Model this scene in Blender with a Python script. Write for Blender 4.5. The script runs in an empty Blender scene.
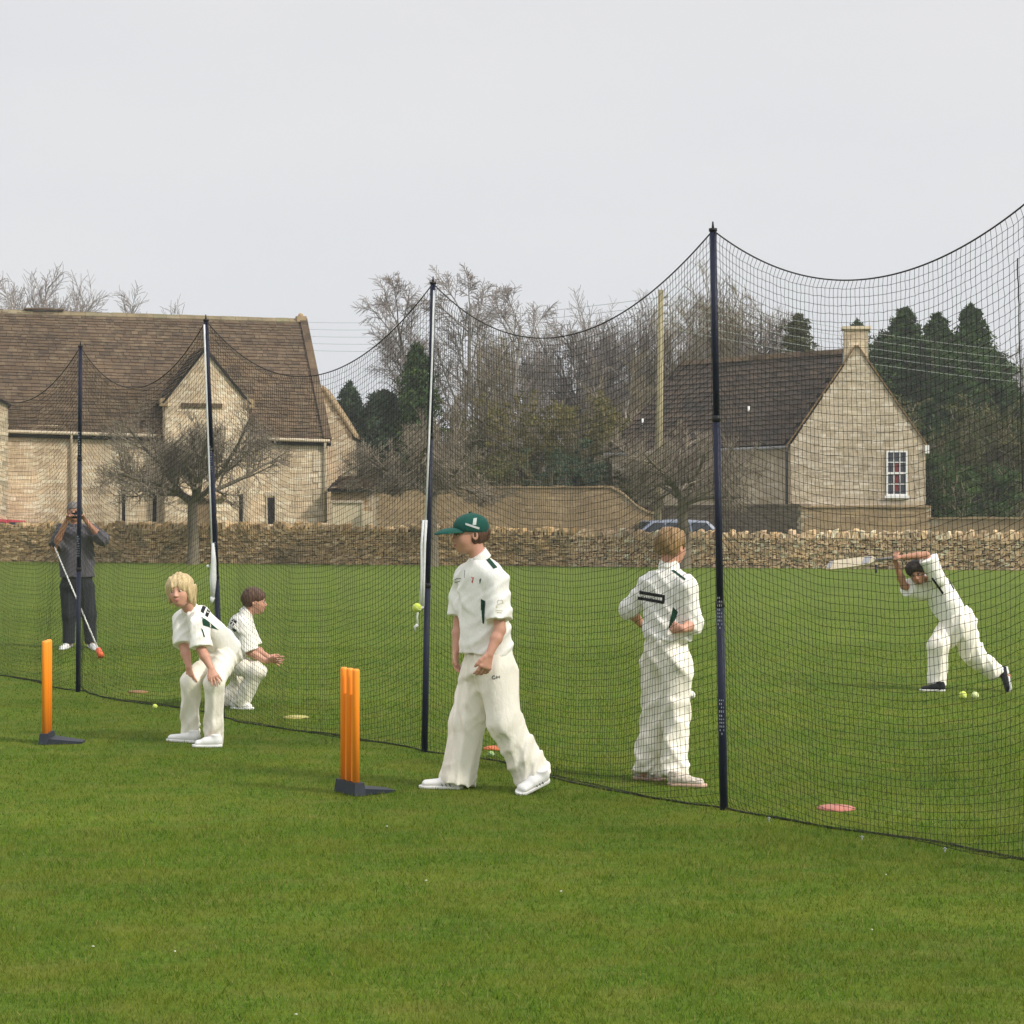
import bpy, math, random
import numpy as np
from mathutils import Vector, Matrix
from mathutils.bvhtree import BVHTree

SC = bpy.context.scene
COL = SC.collection
F = 2000.0           # focal length in pixels of a 1024 px wide frame
CAMH = 1.55
HOR = 517.0
PI = math.pi

def W(px, py, Y):
    """world point at depth Y (metres in front of the camera)"""
    return np.array([(px - 512.0) / F * Y, Y, CAMH - (py - HOR) / F * Y])

def G(px, py):
    """ground point seen at a pixel"""
    Y = CAMH * F / (py - HOR)
    return np.array([(px - 512.0) / F * Y, Y, 0.0])

def nrm(v):
    v = np.asarray(v, float)
    return v / (np.linalg.norm(v) + 1e-12)

# ---------------------------------------------------------------- objects
def tag(o, label=None, cat=None, group=None, kind=None):
    if label: o['label'] = label
    if cat: o['category'] = cat
    if group: o['group'] = group
    if kind: o['kind'] = kind
    return o

def thing(name, label, cat, loc=(0, 0, 0), rz=0.0, group=None):
    o = bpy.data.objects.new(name, None)
    COL.objects.link(o)
    o.empty_display_size = 0.3
    o.location = [float(c) for c in loc]
    o.rotation_euler = (0, 0, rz)
    return tag(o, label, cat, group)

def mesh_np(name, V, quads=None, tris=None, smooth=False, mats=None, mat_idx=None):
    V = np.asarray(V, np.float32).reshape(-1, 3)
    me = bpy.data.meshes.new(name)
    parts = []; starts = []; n = 0; tot = 0
    if quads is not None and len(quads):
        q = np.asarray(quads, np.int32).reshape(-1, 4)
        parts.append(q.ravel()); starts.append(np.arange(len(q), dtype=np.int32) * 4 + tot)
        tot += q.size; n += len(q)
    if tris is not None and len(tris):
        t = np.asarray(tris, np.int32).reshape(-1, 3)
        parts.append(t.ravel()); starts.append(np.arange(len(t), dtype=np.int32) * 3 + tot)
        tot += t.size; n += len(t)
    me.vertices.add(len(V)); me.vertices.foreach_set('co', V.ravel())
    if n:
        me.loops.add(tot); me.loops.foreach_set('vertex_index', np.concatenate(parts))
        me.polygons.add(n); me.polygons.foreach_set('loop_start', np.concatenate(starts))
        me.polygons.foreach_set('use_smooth', np.full(n, bool(smooth)))
    me.update(calc_edges=True)
    if mats:
        for m in (mats if isinstance(mats, (list, tuple)) else [mats]):
            me.materials.append(m)
    if mat_idx is not None:
        me.polygons.foreach_set('material_index', np.asarray(mat_idx, np.int32))
    return me

def obj(name, me, parent=None, wloc=None):
    """link a mesh; if wloc is given the vertices are world coordinates and are made relative to it"""
    o = bpy.data.objects.new(name, me)
    COL.objects.link(o)
    if parent is not None:
        o.parent = parent
    return o

class MB:
    """collects shapes for one mesh object"""
    def __init__(s): s.v = []; s.q = []; s.t = []; s.n = 0
    def add(s, V, q=None, t=None):
        V = np.asarray(V, float).reshape(-1, 3)
        if q is not None and len(q): s.q.append(np.asarray(q, int).reshape(-1, 4) + s.n)
        if t is not None and len(t): s.t.append(np.asarray(t, int).reshape(-1, 3) + s.n)
        s.v.append(V); s.n += len(V)
    def hexa(s, c):
        """c: (n,8,3) corners, 0-3 one end ring, 4-7 the other"""
        c = np.asarray(c, float).reshape(-1, 8, 3)
        f = np.array([[0, 3, 2, 1], [4, 5, 6, 7], [0, 1, 5, 4], [1, 2, 6, 5], [2, 3, 7, 6], [3, 0, 4, 7]])
        k = np.arange(len(c))[:, None, None] * 8
        s.add(c.reshape(-1, 3), (f[None] + k).reshape(-1, 4))
    def box(s, lo, hi, R=None, o=(0, 0, 0)):
        x0, y0, z0 = lo; x1, y1, z1 = hi
        c = np.array([[x0, y0, z0], [x1, y0, z0], [x1, y1, z0], [x0, y1, z0],
                      [x0, y0, z1], [x1, y0, z1], [x1, y1, z1], [x0, y1, z1]], float)
        if R is not None: c = c @ np.asarray(R).T
        s.hexa(c + np.asarray(o, float))
    def obox(s, O, U, V, N, u0, u1, v0, v1, n0, n1):
        O, U, V, N = [np.asarray(a, float) for a in (O, U, V, N)]
        P = lambda a, b, c: O + U * a + V * b + N * c
        s.hexa([P(u0, v0, n0), P(u1, v0, n0), P(u1, v1, n0), P(u0, v1, n0),
                P(u0, v0, n1), P(u1, v0, n1), P(u1, v1, n1), P(u0, v1, n1)])
    def tube(s, pts, r, sides=8, cap=True):
        pts = np.asarray(pts, float); n = len(pts)
        r = np.broadcast_to(np.asarray(r, float), (n,))
        T = np.gradient(pts, axis=0); T /= (np.linalg.norm(T, axis=1, keepdims=True) + 1e-12)
        a = np.array([0, 0, 1.0]) if abs(T[0][2]) < 0.9 else np.array([1.0, 0, 0])
        rings = []
        u = nrm(np.cross(T[0], a))
        for i in range(n):
            u = nrm(u - T[i] * np.dot(u, T[i])); w = np.cross(T[i], u)
            th = np.arange(sides) / sides * 2 * PI
            rings.append(pts[i] + r[i] * (np.cos(th)[:, None] * u + np.sin(th)[:, None] * w))
        V = np.concatenate(rings)
        q = []
        for i in range(n - 1):
            for j in range(sides):
                k = (j + 1) % sides
                q.append([i * sides + j, i * sides + k, (i + 1) * sides + k, (i + 1) * sides + j])
        t = []
        if cap:
            V = np.concatenate([V, [pts[0]], [pts[-1]]])
            c0 = n * sides; c1 = c0 + 1
            for j in range(sides):
                k = (j + 1) % sides
                t.append([c0, k, j]); t.append([c1, (n - 1) * sides + j, (n - 1) * sides + k])
        s.add(V, q, t)
    def ball(s, c, rad, seg=14, rings=9, R=None):
        th = np.linspace(0, PI, rings + 1); ph = np.arange(seg) / seg * 2 * PI
        V = np.array([[math.sin(a) * math.cos(b), math.sin(a) * math.sin(b), math.cos(a)] for a in th for b in ph])
        V = V * np.asarray(rad, float)
        if R is not None: V = V @ np.asarray(R).T
        q = [[i * seg + j, (i + 1) * seg + j, (i + 1) * seg + (j + 1) % seg, i * seg + (j + 1) % seg]
             for i in range(rings) for j in range(seg)]
        s.add(V + np.asarray(c, float), q)
    def prism(s, poly, ax, d0, d1):
        """poly: list of 3-D points (planar, ccw seen from +ax); extruded along ax from d0 to d1"""
        poly = np.asarray(poly, float); n = len(poly); ax = np.asarray(ax, float)
        V = np.concatenate([poly + ax * d0, poly + ax * d1, [poly.mean(0) + ax * d0], [poly.mean(0) + ax * d1]])
        q = [[i, (i + 1) % n, n + (i + 1) % n, n + i] for i in range(n)]
        t = []
        for i in range(n):
            t.append([2 * n, (i + 1) % n, i]); t.append([2 * n + 1, n + i, n + (i + 1) % n])
        s.add(V, q, t)
    def mesh(s, name, mat, smooth=False, off=None):
        V = np.concatenate(s.v) if s.v else np.zeros((0, 3))
        if off is not None: V = V - np.asarray(off, float)
        return mesh_np(name, V, np.concatenate(s.q) if s.q else None, np.concatenate(s.t) if s.t else None, smooth, mat)
    def build(s, name, mat, parent=None, smooth=False, off=None):
        return obj(name, s.mesh(name, mat, smooth, off), parent)

# ---------------------------------------------------------------- materials
def srgb(r, g, b):
    f = lambda c: (c / 255 / 12.92) if c / 255 <= 0.04045 else ((c / 255 + 0.055) / 1.055) ** 2.4
    return (f(r), f(g), f(b), 1.0)

class NT:
    def __init__(s, name):
        s.m = bpy.data.materials.new(name); s.m.use_nodes = True
        s.t = s.m.node_tree; s.t.nodes.clear()
        s.out = s.n('ShaderNodeOutputMaterial'); s.b = s.n('ShaderNodeBsdfPrincipled')
        s.t.links.new(s.b.outputs[0], s.out.inputs[0])
    def n(s, ty, **kw):
        nd = s.t.nodes.new(ty)
        for k, v in kw.items(): setattr(nd, k, v)
        return nd
    def l(s, a, b): s.t.links.new(a, b)
    def coord(s): return s.n('ShaderNodeTexCoord').outputs['Object']
    def noise(s, vec, scale, detail=4, rough=0.55, dist=0.0):
        n = s.n('ShaderNodeTexNoise'); n.inputs['Scale'].default_value = scale
        n.inputs['Detail'].default_value = detail; n.inputs['Roughness'].default_value = rough
        n.inputs['Distortion'].default_value = dist
        if vec is not None: s.l(vec, n.inputs['Vector'])
        return n.outputs['Fac']
    def mapping(s, vec, scale=(1, 1, 1), rot=(0, 0, 0)):
        m = s.n('ShaderNodeMapping'); m.inputs['Scale'].default_value = scale; m.inputs['Rotation'].default_value = rot
        s.l(vec, m.inputs['Vector']); return m.outputs[0]
    def ramp(s, fac, stops, interp='LINEAR'):
        r = s.n('ShaderNodeValToRGB'); r.color_ramp.interpolation = interp
        e = r.color_ramp.elements
        while len(e) > 1: e.remove(e[-1])
        e[0].position, e[0].color = stops[0][0], stops[0][1]
        for p, c in stops[1:]:
            x = e.new(p); x.color = c
        s.l(fac, r.inputs[0]); return r.outputs[0]
    def mix(s, fac, a, b, mode='MIX'):
        m = s.n('ShaderNodeMix', data_type='RGBA', blend_type=mode)
        for v, i in ((fac, 0), (a, 6), (b, 7)):
            if hasattr(v, 'links') or isinstance(v, bpy.types.NodeSocket): s.l(v, m.inputs[i])
            else: m.inputs[i].default_value = v
        return m.outputs[2]
    def bump(s, h, dist=0.01, strength=1.0):
        b = s.n('ShaderNodeBump'); b.inputs['Distance'].default_value = dist; b.inputs['Strength'].default_value = strength
        s.l(h, b.inputs['Height']); s.l(b.outputs[0], s.b.inputs['Normal'])
    def base(s, c):
        if isinstance(c, bpy.types.NodeSocket): s.l(c, s.b.inputs['Base Color'])
        else: s.b.inputs['Base Color'].default_value = c
    def rough(s, v): s.b.inputs['Roughness'].default_value = v; return s
    def spec(s, v): s.b.inputs['Specular IOR Level'].default_value = v; return s

_mc = {}
def plain(name, c, rough=0.7, var=0.12, scale=20, spec=0.3, bump=0.0, bscale=60, metal=0.0):
    if name in _mc: return _mc[name]
    t = NT(name); co = t.coord()
    f = t.noise(co, scale, 3)
    a = tuple(min(1, x * (1 - var)) for x in c[:3]) + (1,); b = tuple(min(1, x * (1 + var)) for x in c[:3]) + (1,)
    t.base(t.ramp(f, [(0.3, a), (0.7, b)]))
    t.rough(rough).spec(spec); t.b.inputs['Metallic'].default_value = metal
    if bump: t.bump(t.noise(co, bscale, 4), bump)
    _mc[name] = t.m
    return t.m

def island_mat(name, cols, rough=0.9, grime=0.25, gscale=0.6, bump=0.01, spec=0.15, tint=None):
    """each loose piece its own colour, with large-scale weathering and fine grain"""
    if name in _mc: return _mc[name]
    t = NT(name); co = t.coord()
    g = t.n('ShaderNodeNewGeometry').outputs['Random Per Island']
    n = len(cols)
    base = t.ramp(g, [(i / max(1, n - 1), c) for i, c in enumerate(cols)])
    big = t.noise(co, gscale, 5, 0.6)
    fine = t.noise(co, 14, 3, 0.7)
    d = 1 - grime
    w = t.ramp(big, [(0.3, (d, d, d, 1)), (0.7, (1 + grime * .35,) * 3 + (1,))])
    c = t.mix(1.0, base, w, 'MULTIPLY')
    c = t.mix(1.0, c, t.ramp(fine, [(0.3, (.82, .82, .82, 1)), (0.7, (1.1, 1.1, 1.1, 1))]), 'MULTIPLY')
    if tint:
        patch = t.noise(co, tint[1], 6, 0.65)
        c = t.mix(t.ramp(patch, [(0.52, (0, 0, 0, 1)), (0.68, (tint[2],) * 3 + (1,))]), c, tint[0])
    t.base(c); t.rough(rough).spec(spec)
    t.bump(t.noise(co, 30, 4), bump)
    _mc[name] = t.m
    return t.m

# ---------------------------------------------------------------- camera, light, sky
def setup():
    cam = bpy.data.cameras.new('camera'); co = bpy.data.objects.new('camera', cam); COL.objects.link(co)
    co.location = (0, 0, CAMH); co.rotation_euler = (PI / 2, 0, 0)
    cam.sensor_width = 36; cam.sensor_fit = 'HORIZONTAL'; cam.lens = F / 1024 * 36
    cam.shift_y = (HOR - 512) / 1024
    cam.clip_start = 0.1; cam.clip_end = 5000
    cam.dof.use_dof = False
    SC.camera = co
    el, az = math.radians(38), math.radians(SUN_AZ)     # az measured from +Y (view direction) clockwise to +X
    d = Vector((math.sin(az) * math.cos(el), math.cos(az) * math.cos(el), math.sin(el)))
    su = bpy.data.lights.new('sun', 'SUN'); so = bpy.data.objects.new('sun', su); COL.objects.link(so)
    su.energy = SUN_E; su.angle = math.radians(9); su.color = (1.0, 0.93, 0.82)
    so.rotation_euler = (-d).to_track_quat('-Z', 'Y').to_euler()
    so.location = (20, -20, 40)
    w = bpy.data.worlds.new('World'); SC.world = w; w.use_nodes = True
    t = w.node_tree; t.nodes.clear()
    out = t.nodes.new('ShaderNodeOutputWorld'); bg = t.nodes.new('ShaderNodeBackground')
    sky = t.nodes.new('ShaderNodeTexSky'); sky.sky_type = 'NISHITA'; sky.sun_disc = False
    sky.sun_elevation = el; sky.sun_rotation = az; sky.air_density = 1.5; sky.dust_density = 4.0
    # a thin even layer of high cloud lies over the blue: grey-white, a little warmer and paler low down
    tc = t.nodes.new('ShaderNodeTexCoord'); sep = t.nodes.new('ShaderNodeSeparateXYZ')
    t.links.new(tc.outputs['Generated'], sep.inputs[0])
    r = t.nodes.new('ShaderNodeValToRGB'); e = r.color_ramp.elements
    e[0].position = 0.0; e[0].color = (0.79 / SKY_S, 0.81 / SKY_S, 0.84 / SKY_S, 1)
    e[1].position = 0.27; e[1].color = (0.80 / SKY_S, 0.80 / SKY_S, 0.815 / SKY_S, 1)
    for p_, v_ in ((.6, 1.2), (1.0, 1.4)):      # an overcast sky is brighter overhead than low down
        x_ = e.new(p_); x_.color = (v_ / SKY_S, v_ / SKY_S, v_ * 1.03 / SKY_S, 1)
    t.links.new(sep.outputs['Z'], r.inputs[0])
    nz = t.nodes.new('ShaderNodeTexNoise'); nz.inputs['Scale'].default_value = 2.2; nz.inputs['Detail'].default_value = 5
    mp = t.nodes.new('ShaderNodeMapping'); mp.inputs['Scale'].default_value = (1, 1, 3.5)
    t.links.new(tc.outputs['Generated'], mp.inputs[0]); t.links.new(mp.outputs[0], nz.inputs['Vector'])
    r2 = t.nodes.new('ShaderNodeValToRGB'); e2 = r2.color_ramp.elements
    e2[0].position = 0.3; e2[0].color = (0.93, 0.945, 0.965, 1); e2[1].position = 0.7; e2[1].color = (1.03, 1.02, 1.01, 1)
    t.links.new(nz.outputs['Fac'], r2.inputs[0])
    mu = t.nodes.new('ShaderNodeMix'); mu.data_type = 'RGBA'; mu.blend_type = 'MULTIPLY'; mu.inputs[0].default_value = 1
    t.links.new(r.outputs[0], mu.inputs[6]); t.links.new(r2.outputs[0], mu.inputs[7])
    mx = t.nodes.new('ShaderNodeMix'); mx.data_type = 'RGBA'; mx.inputs[0].default_value = 0.96
    t.links.new(sky.outputs[0], mx.inputs[6]); t.links.new(mu.outputs[2], mx.inputs[7])
    t.links.new(mx.outputs[2], bg.inputs[0]); bg.inputs[1].default_value = SKY_S
    t.links.new(bg.outputs[0], out.inputs[0])
    SC.view_settings.view_transform = 'Standard'; SC.view_settings.look = 'None'
    SC.view_settings.exposure = 0; SC.view_settings.gamma = 1
    SC.cycles.max_bounces = 6; SC.cycles.transparent_max_bounces = 8
    SC.cycles.use_denoising = True

SUN_AZ = 122.0
SUN_E = 3.6
SKY_S = 0.12
setup()
# ================================================================ ground and grass
def make_ground():
    t = NT('turf'); co = t.coord()
    big = t.noise(co, 0.55, 6, 0.62); mid = t.noise(co, 2.6, 5, 0.65); fine = t.noise(co, 22, 4, 0.7)
    mott = t.noise(t.mapping(co, (2.2, 5.0, 1)), 1.0, 4, 0.6)
    band = t.noise(t.mapping(co, (0.05, 0.6, 1)), 1.0, 3, 0.5)
    c = t.ramp(fine, [(0.3, (0.056, 0.104, 0.010, 1)), (0.7, (0.132, 0.200, 0.028, 1))])
    c = t.mix(t.ramp(mid, [(0.42, (0, 0, 0, 1)), (0.66, (.65, .65, .65, 1))]), c, (0.150, 0.178, 0.022, 1))
    c = t.mix(1.0, c, t.ramp(big, [(0.3, (.80, .84, .80, 1)), (0.7, (1.14, 1.10, 1.1, 1))]), 'MULTIPLY')
    c = t.mix(1.0, c, t.ramp(band, [(0.35, (.90, .93, .9, 1)), (0.65, (1.08, 1.06, 1.0, 1))]), 'MULTIPLY')
    c = t.mix(t.ramp(mott, [(0.50, (0, 0, 0, 1)), (0.68, (.4, .4, .4, 1))]), c, (0.18, 0.18, 0.045, 1))
    t.base(c); t.rough(0.95).spec(0.08)
    t.bump(t.noise(co, 55, 3, 0.7), 0.02)
    n = 60
    # one sheet to the horizon, finer near the camera, with very slight undulation
    ys = np.concatenate([np.linspace(-60, 4, 9), np.linspace(5, 80, 76), np.array([100, 150, 250, 500, 1200, 3000])])
    xs = np.concatenate([[-2500, -800, -200, -80], np.linspace(-30, 30, 61), [80, 200, 800, 2500]])
    X, Y = np.meshgrid(xs, ys)
    Z = np.zeros_like(X)
    V = np.stack([X, Y, Z], -1).reshape(-1, 3)
    ny, nx = X.shape
    i, j = np.meshgrid(np.arange(ny - 1), np.arange(nx - 1), indexing='ij')
    a = i * nx + j
    q = np.stack([a, a + 1, a + nx + 1, a + nx], -1).reshape(-1, 4)
    o = obj('ground', mesh_np('ground', V, q, None, True, t.m))
    tag(o, 'short mown green playing field turf', None, None, 'structure')

def make_grass():
    rng = np.random.default_rng(5)
    pts = []
    def band(y0, y1, dens, w, h):
        xa = 0.28 * y1 + 3.2
        n = int((y1 - y0) * 2 * xa * dens)
        x = rng.uniform(-xa, xa, n); y = rng.uniform(y0, y1, n)
        k = rng.uniform(0, 1, n) < np.clip(1 - (np.abs(x) - 0.275 * y - 0.4) / 2.6, 0, 1)
        x, y = x[k], y[k]
        pts.append(np.stack([x, y, np.full(len(x), w), np.full(len(x), h)], 1))
    band(5.0, 7.5, 9000, 0.0030, 0.021)
    band(7.5, 10, 6500, 0.0034, 0.021)
    band(10, 13, 3600, 0.0042, 0.020)
    band(13, 17, 1700, 0.0055, 0.020)
    band(17, 24, 560, 0.0085, 0.020)
    band(24, 34, 170, 0.011, 0.018)
    band(34, 46, 40, 0.014, 0.016)
    P = np.concatenate(pts); n = len(P)
    a = rng.uniform(0, 2 * PI, n); s = rng.uniform(0.6, 1.35, n)
    # tufty height variation
    tuft = 0.75 + 0.5 * (np.sin(P[:, 0] * 9 + 3 * np.sin(P[:, 1] * 5)) * np.sin(P[:, 1] * 11 + 2 * np.sin(P[:, 0] * 7)) * .5 + .5)
    h = P[:, 3] * s * tuft; w = P[:, 2] * rng.uniform(0.7, 1.3, n)
    lean = rng.normal(0, 0.55, (n, 2)) * h[:, None]
    B = np.stack([P[:, 0], P[:, 1], np.full(n, -0.002)], 1)
    D = np.stack([np.cos(a), np.sin(a), np.zeros(n)], 1) * (w / 2)[:, None]
    T = B + np.stack([lean[:, 0], lean[:, 1], h], 1)
    V = np.stack([B - D, B + D, T], 1).reshape(-1, 3)
    t3 = np.arange(n * 3).reshape(-1, 3)
    t = NT('grass_blades'); co = t.coord()
    g = t.n('ShaderNodeNewGeometry').outputs['Random Per Island']
    c = t.ramp(g, [(0, (0.033, 0.086, 0.005, 1)), (.35, (0.078, 0.168, 0.009, 1)), (.7, (0.134, 0.224, 0.016, 1)),
                   (.9, (0.18, 0.21, 0.030, 1)), (1, (0.32, 0.27, 0.11, 1))])
    mid = t.noise(co, 2.6, 5, 0.65); big = t.noise(co, 0.55, 6, 0.62)
    c = t.mix(t.ramp(mid, [(0.42, (0, 0, 0, 1)), (0.68, (.6, .6, .6, 1))]), c, (0.17, 0.185, 0.022, 1))
    c = t.mix(1.0, c, t.ramp(big, [(0.3, (.80, .85, .80, 1)), (0.7, (1.14, 1.10, 1.1, 1))]), 'MULTIPLY')
    mott = t.noise(t.mapping(co, (2.2, 5.0, 1)), 1.0, 4, 0.6)
    c = t.mix(t.ramp(mott, [(0.50, (0, 0, 0, 1)), (0.68, (.35, .35, .35, 1))]), c, (0.22, 0.19, 0.045, 1))
    t.base(c); t.rough(0.9).spec(0.05)
    tr = t.n('ShaderNodeBsdfTranslucent'); t.l(c, tr.inputs[0])
    ad = t.n('ShaderNodeMixShader'); ad.inputs[0].default_value = 0.25
    t.l(t.b.outputs[0], ad.inputs[1]); t.l(tr.outputs[0], ad.inputs[2]); t.l(ad.outputs[0], t.out.inputs[0])
    o = obj('grass', mesh_np('grass', V, None, t3, False, t.m))
    tag(o, 'short grass blades of the mown field', 'grass', None, 'stuff')

make_ground()
make_grass()

# ================================================================ stone cladding
def inside_poly(poly):
    P = np.asarray(poly, float)
    def f(u, v):
        c = np.zeros(np.shape(u), bool)
        n = len(P)
        for i in range(n):
            x1, y1 = P[i]; x2, y2 = P[(i + 1) % n]
            k = ((y1 > v) != (y2 > v)) & (u < (x2 - x1) * (v - y1) / (y2 - y1 + 1e-12) + x1)
            c ^= k
        return c
    return f

def clad(mb, O, U, V, N, poly, rng, rowh=(.08, .15), wid=(.16, .45), proud=(.004, .016), gap=.009, holes=(), lift=0.0, jit=.008, tilt=0.0, depth=.04, mapf=None):
    """lay separate stones (or slates when lift > 0) over the polygon `poly` given in the (U, V) axes"""
    O, U, V, N = [np.asarray(a, float) for a in (O, U, V, N)]
    P = np.asarray(poly, float); u0, v0 = P.min(0); u1, v1 = P.max(0)
    ins = inside_poly(poly)
    v = v0; rows = []
    while v < v1 - 0.02:
        h = rng.uniform(*rowh)
        if v + h > v1: h = v1 - v
        u = u0 - rng.uniform(0, wid[1])
        while u < u1:
            w = rng.uniform(*wid)
            rows.append((u, v, w, h)); u += w
        v += h
    R = np.array(rows)
    uc = R[:, 0] + R[:, 2] / 2; vc = R[:, 1] + R[:, 3] / 2
    k = ins(uc, vc) & ins(R[:, 0] + .15 * R[:, 2], vc) & ins(R[:, 0] + .85 * R[:, 2], vc)
    for (a, b, c, d) in holes:
        k &= ~((R[:, 0] + R[:, 2] > a) & (R[:, 0] < b) & (vc > c) & (vc < d))
    # clip stones that meet the vertical ends
    R = R[k]; n = len(R)
    a = np.maximum(R[:, 0] + gap / 2, u0); b = np.minimum(R[:, 0] + R[:, 2] - gap / 2, u1)
    lo = R[:, 1] + gap / 2; hi = R[:, 1] + R[:, 3] - gap / 2
    d = rng.uniform(proud[0], proud[1], n)
    j = lambda: rng.uniform(-jit, jit, n)
    def pt(uu, vv, dd):
        if mapf is not None: return mapf(uu, vv) + np.asarray(dd)[:, None] * N
        return O + uu[:, None] * U + vv[:, None] * V + np.asarray(dd)[:, None] * N
    back = np.full(n, -depth)
    if lift:
        hi = hi + gap + 0.03
        c = [pt(a, lo, back + lift * .3), pt(b, lo, back + lift * .3), pt(b, hi, back), pt(a, hi, back),
             pt(a + j(), lo + j(), d + lift), pt(b + j(), lo + j(), d + lift), pt(b, hi, d * .4), pt(a, hi, d * .4)]
    else:
        c = [pt(a, lo, back), pt(b, lo, back), pt(b, hi, back), pt(a, hi, back),
             pt(a + j(), lo + j(), d), pt(b + j(), lo + j(), d), pt(b + j(), hi + j(), d), pt(a + j(), hi + j(), d)]
    mb.hexa(np.stack(c, 1))

C = lambda r, g, b: (r, g, b, 1)
M_LIME = island_mat('limestone_block', [C(0.746, 0.594, 0.408), C(0.606, 0.476, 0.321), C(0.832, 0.683, 0.487), C(0.677, 0.527, 0.347), C(0.850, 0.757, 0.574), C(0.718, 0.579, 0.417), C(0.536, 0.416, 0.287)], grime=.28, gscale=.45)
M_LIME2 = island_mat('limestone_cottage', [C(0.610, 0.515, 0.364), C(0.473, 0.396, 0.283), C(0.680, 0.588, 0.447), C(0.528, 0.441, 0.316), C(0.735, 0.654, 0.527), C(0.445, 0.367, 0.265)], grime=.22, gscale=.5)
M_MORT = plain('lime_mortar', (.46, .38, .27), .95, .2, 3, .1, .01)
M_DRY = island_mat('dry_stone', [C(0.402, 0.275, 0.142), C(0.538, 0.375, 0.184), C(0.311, 0.219, 0.118), C(0.644, 0.465, 0.251), C(0.462, 0.311, 0.148), C(0.735, 0.564, 0.343), C(0.371, 0.262, 0.135)], grime=.35, gscale=.5, tint=(C(.13, .125, .07), 1.4, .7))
M_DRYP = island_mat('pale_dry_stone', [C(0.536, 0.371, 0.209), C(0.752, 0.556, 0.356), C(0.381, 0.271, 0.162), C(0.791, 0.727, 0.516), C(0.597, 0.415, 0.222), C(0.791, 0.599, 0.369), C(0.443, 0.313, 0.182)], grime=.3, gscale=.6)
M_DARKW = plain('wall_core', (.05, .042, .03), .95, .3, 4, .05)
M_SLATE = island_mat('stone_slates', [C(0.102, 0.069, 0.041), C(0.136, 0.093, 0.055), C(0.075, 0.053, 0.035), C(0.118, 0.083, 0.053), C(0.152, 0.107, 0.067), C(0.088, 0.065, 0.043)], grime=.30, gscale=.35, tint=(C(.21, .165, .10), 2.5, .5))
M_SLATE2 = island_mat('dark_slates', [C(0.096, 0.074, 0.057), C(0.121, 0.090, 0.068), C(0.072, 0.059, 0.050), C(0.110, 0.087, 0.068), C(0.137, 0.102, 0.076)], grime=.25, gscale=.4, tint=(C(.06, .06, .06), 1.5, .6))
M_GUT = plain('cream_gutter', (.52, .44, .32), .5, .1, 5)
M_WHITE = plain('white_gloss_paint', (.80, .80, .78), .4, .03, 5, .5)
M_GLASSD = None
def glass_mat(name, c, rough=.08):
    if name in _mc: return _mc[name]
    t = NT(name); t.base(c); t.rough(rough).spec(.6); _mc[name] = t.m; return t.m
M_PANE = glass_mat('window_glass', C(.03, .035, .045))
M_DARK = plain('dark_opening', (.02, .018, .016), .8, .2, 5, .1)

UP = np.array([0, 0, 1.0])

# ================================================================ the field wall (dry stone)
def field_wall():
    rng = np.random.default_rng(11)
    A = G(-60, 561.0); B = G(1090, 571.0)
    root = thing('dry_stone_wall', 'long low dry stone wall with upright coping stones along the far edge of the field', 'wall', A)
    U = nrm(B - A); L = np.linalg.norm(B - A); N = nrm(np.cross(U, UP))
    if N[1] > 0: N = -N
    hs = lambda u: np.interp(u / L, [0, .35, .55, .63, .8, 1], [1.19, 1.16, 1.04, .95, .94, .92])
    def top(us): return hs(us)
    def section(u0, u1, rowh, wid, proud, jit, m, core_name):
        seg = MB(); n = 40
        us = np.linspace(u0, u1, n)
        poly = [(u0, 0.0)] + [(u1, 0.0)] + [(u, float(top(u))) for u in us[::-1]]
        clad(seg, -A + A, U, UP, N, poly, rng, rowh, wid, proud, .008, jit=jit, depth=.16)
        return seg
    core = MB(); us = np.linspace(0, L, 60)
    for a, b in zip(us[:-1], us[1:]):
        ha, hb = float(top(a)) - .03, float(top(b)) - .03
        P = lambda u, z, d: U * u + UP * z + N * d
        core.hexa([P(a, 0, -.5), P(b, 0, -.5), P(b, 0, -.06), P(a, 0, -.06), P(a, ha, -.42), P(b, hb, -.42), P(b, hb, -.06), P(a, ha, -.06)])
    core.build('core', M_DARKW, root)
    section(0, L * .603, (.045, .10), (.08, .27), (-.02, .06), .018, None, '').build('stonework', M_DRY, root)
    section(L * .597, L, (.045, .095), (.06, .18), (-.03, .07), .024, None, '').build('rubble_stonework', M_DRYP, root)
    cop = MB(); cop2 = MB(); u = 0.0
    while u < L:
        t = rng.uniform(.06, .13); h = rng.uniform(.10, .28); d = rng.uniform(.36, .5)
        zt = float(top(u)) - .03; ln = rng.normal(0, .16)
        P = lambda a, z, dd: U * (u + a + ln * z) + UP * (zt + z) + N * dd
        j = rng.uniform(-.03, .03, 8)
        mbk = cop if u < L * .6 else cop2
        mbk.hexa([P(0, 0, -d), P(t, 0, -d), P(t, 0, .02 + j[0]), P(0, 0, .02 + j[1]),
                  P(0, h + j[2], -d), P(t, h + j[3], -d), P(t, h * .9 + j[4], .0), P(0, h * .9 + j[5], .0)])
        u += t + (rng.uniform(.015, .10) if u < L * .6 else rng.uniform(0, .05))
    cop.build('coping', M_DRY, root); cop2.build('pale_coping', M_DRYP, root)
field_wall()

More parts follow.
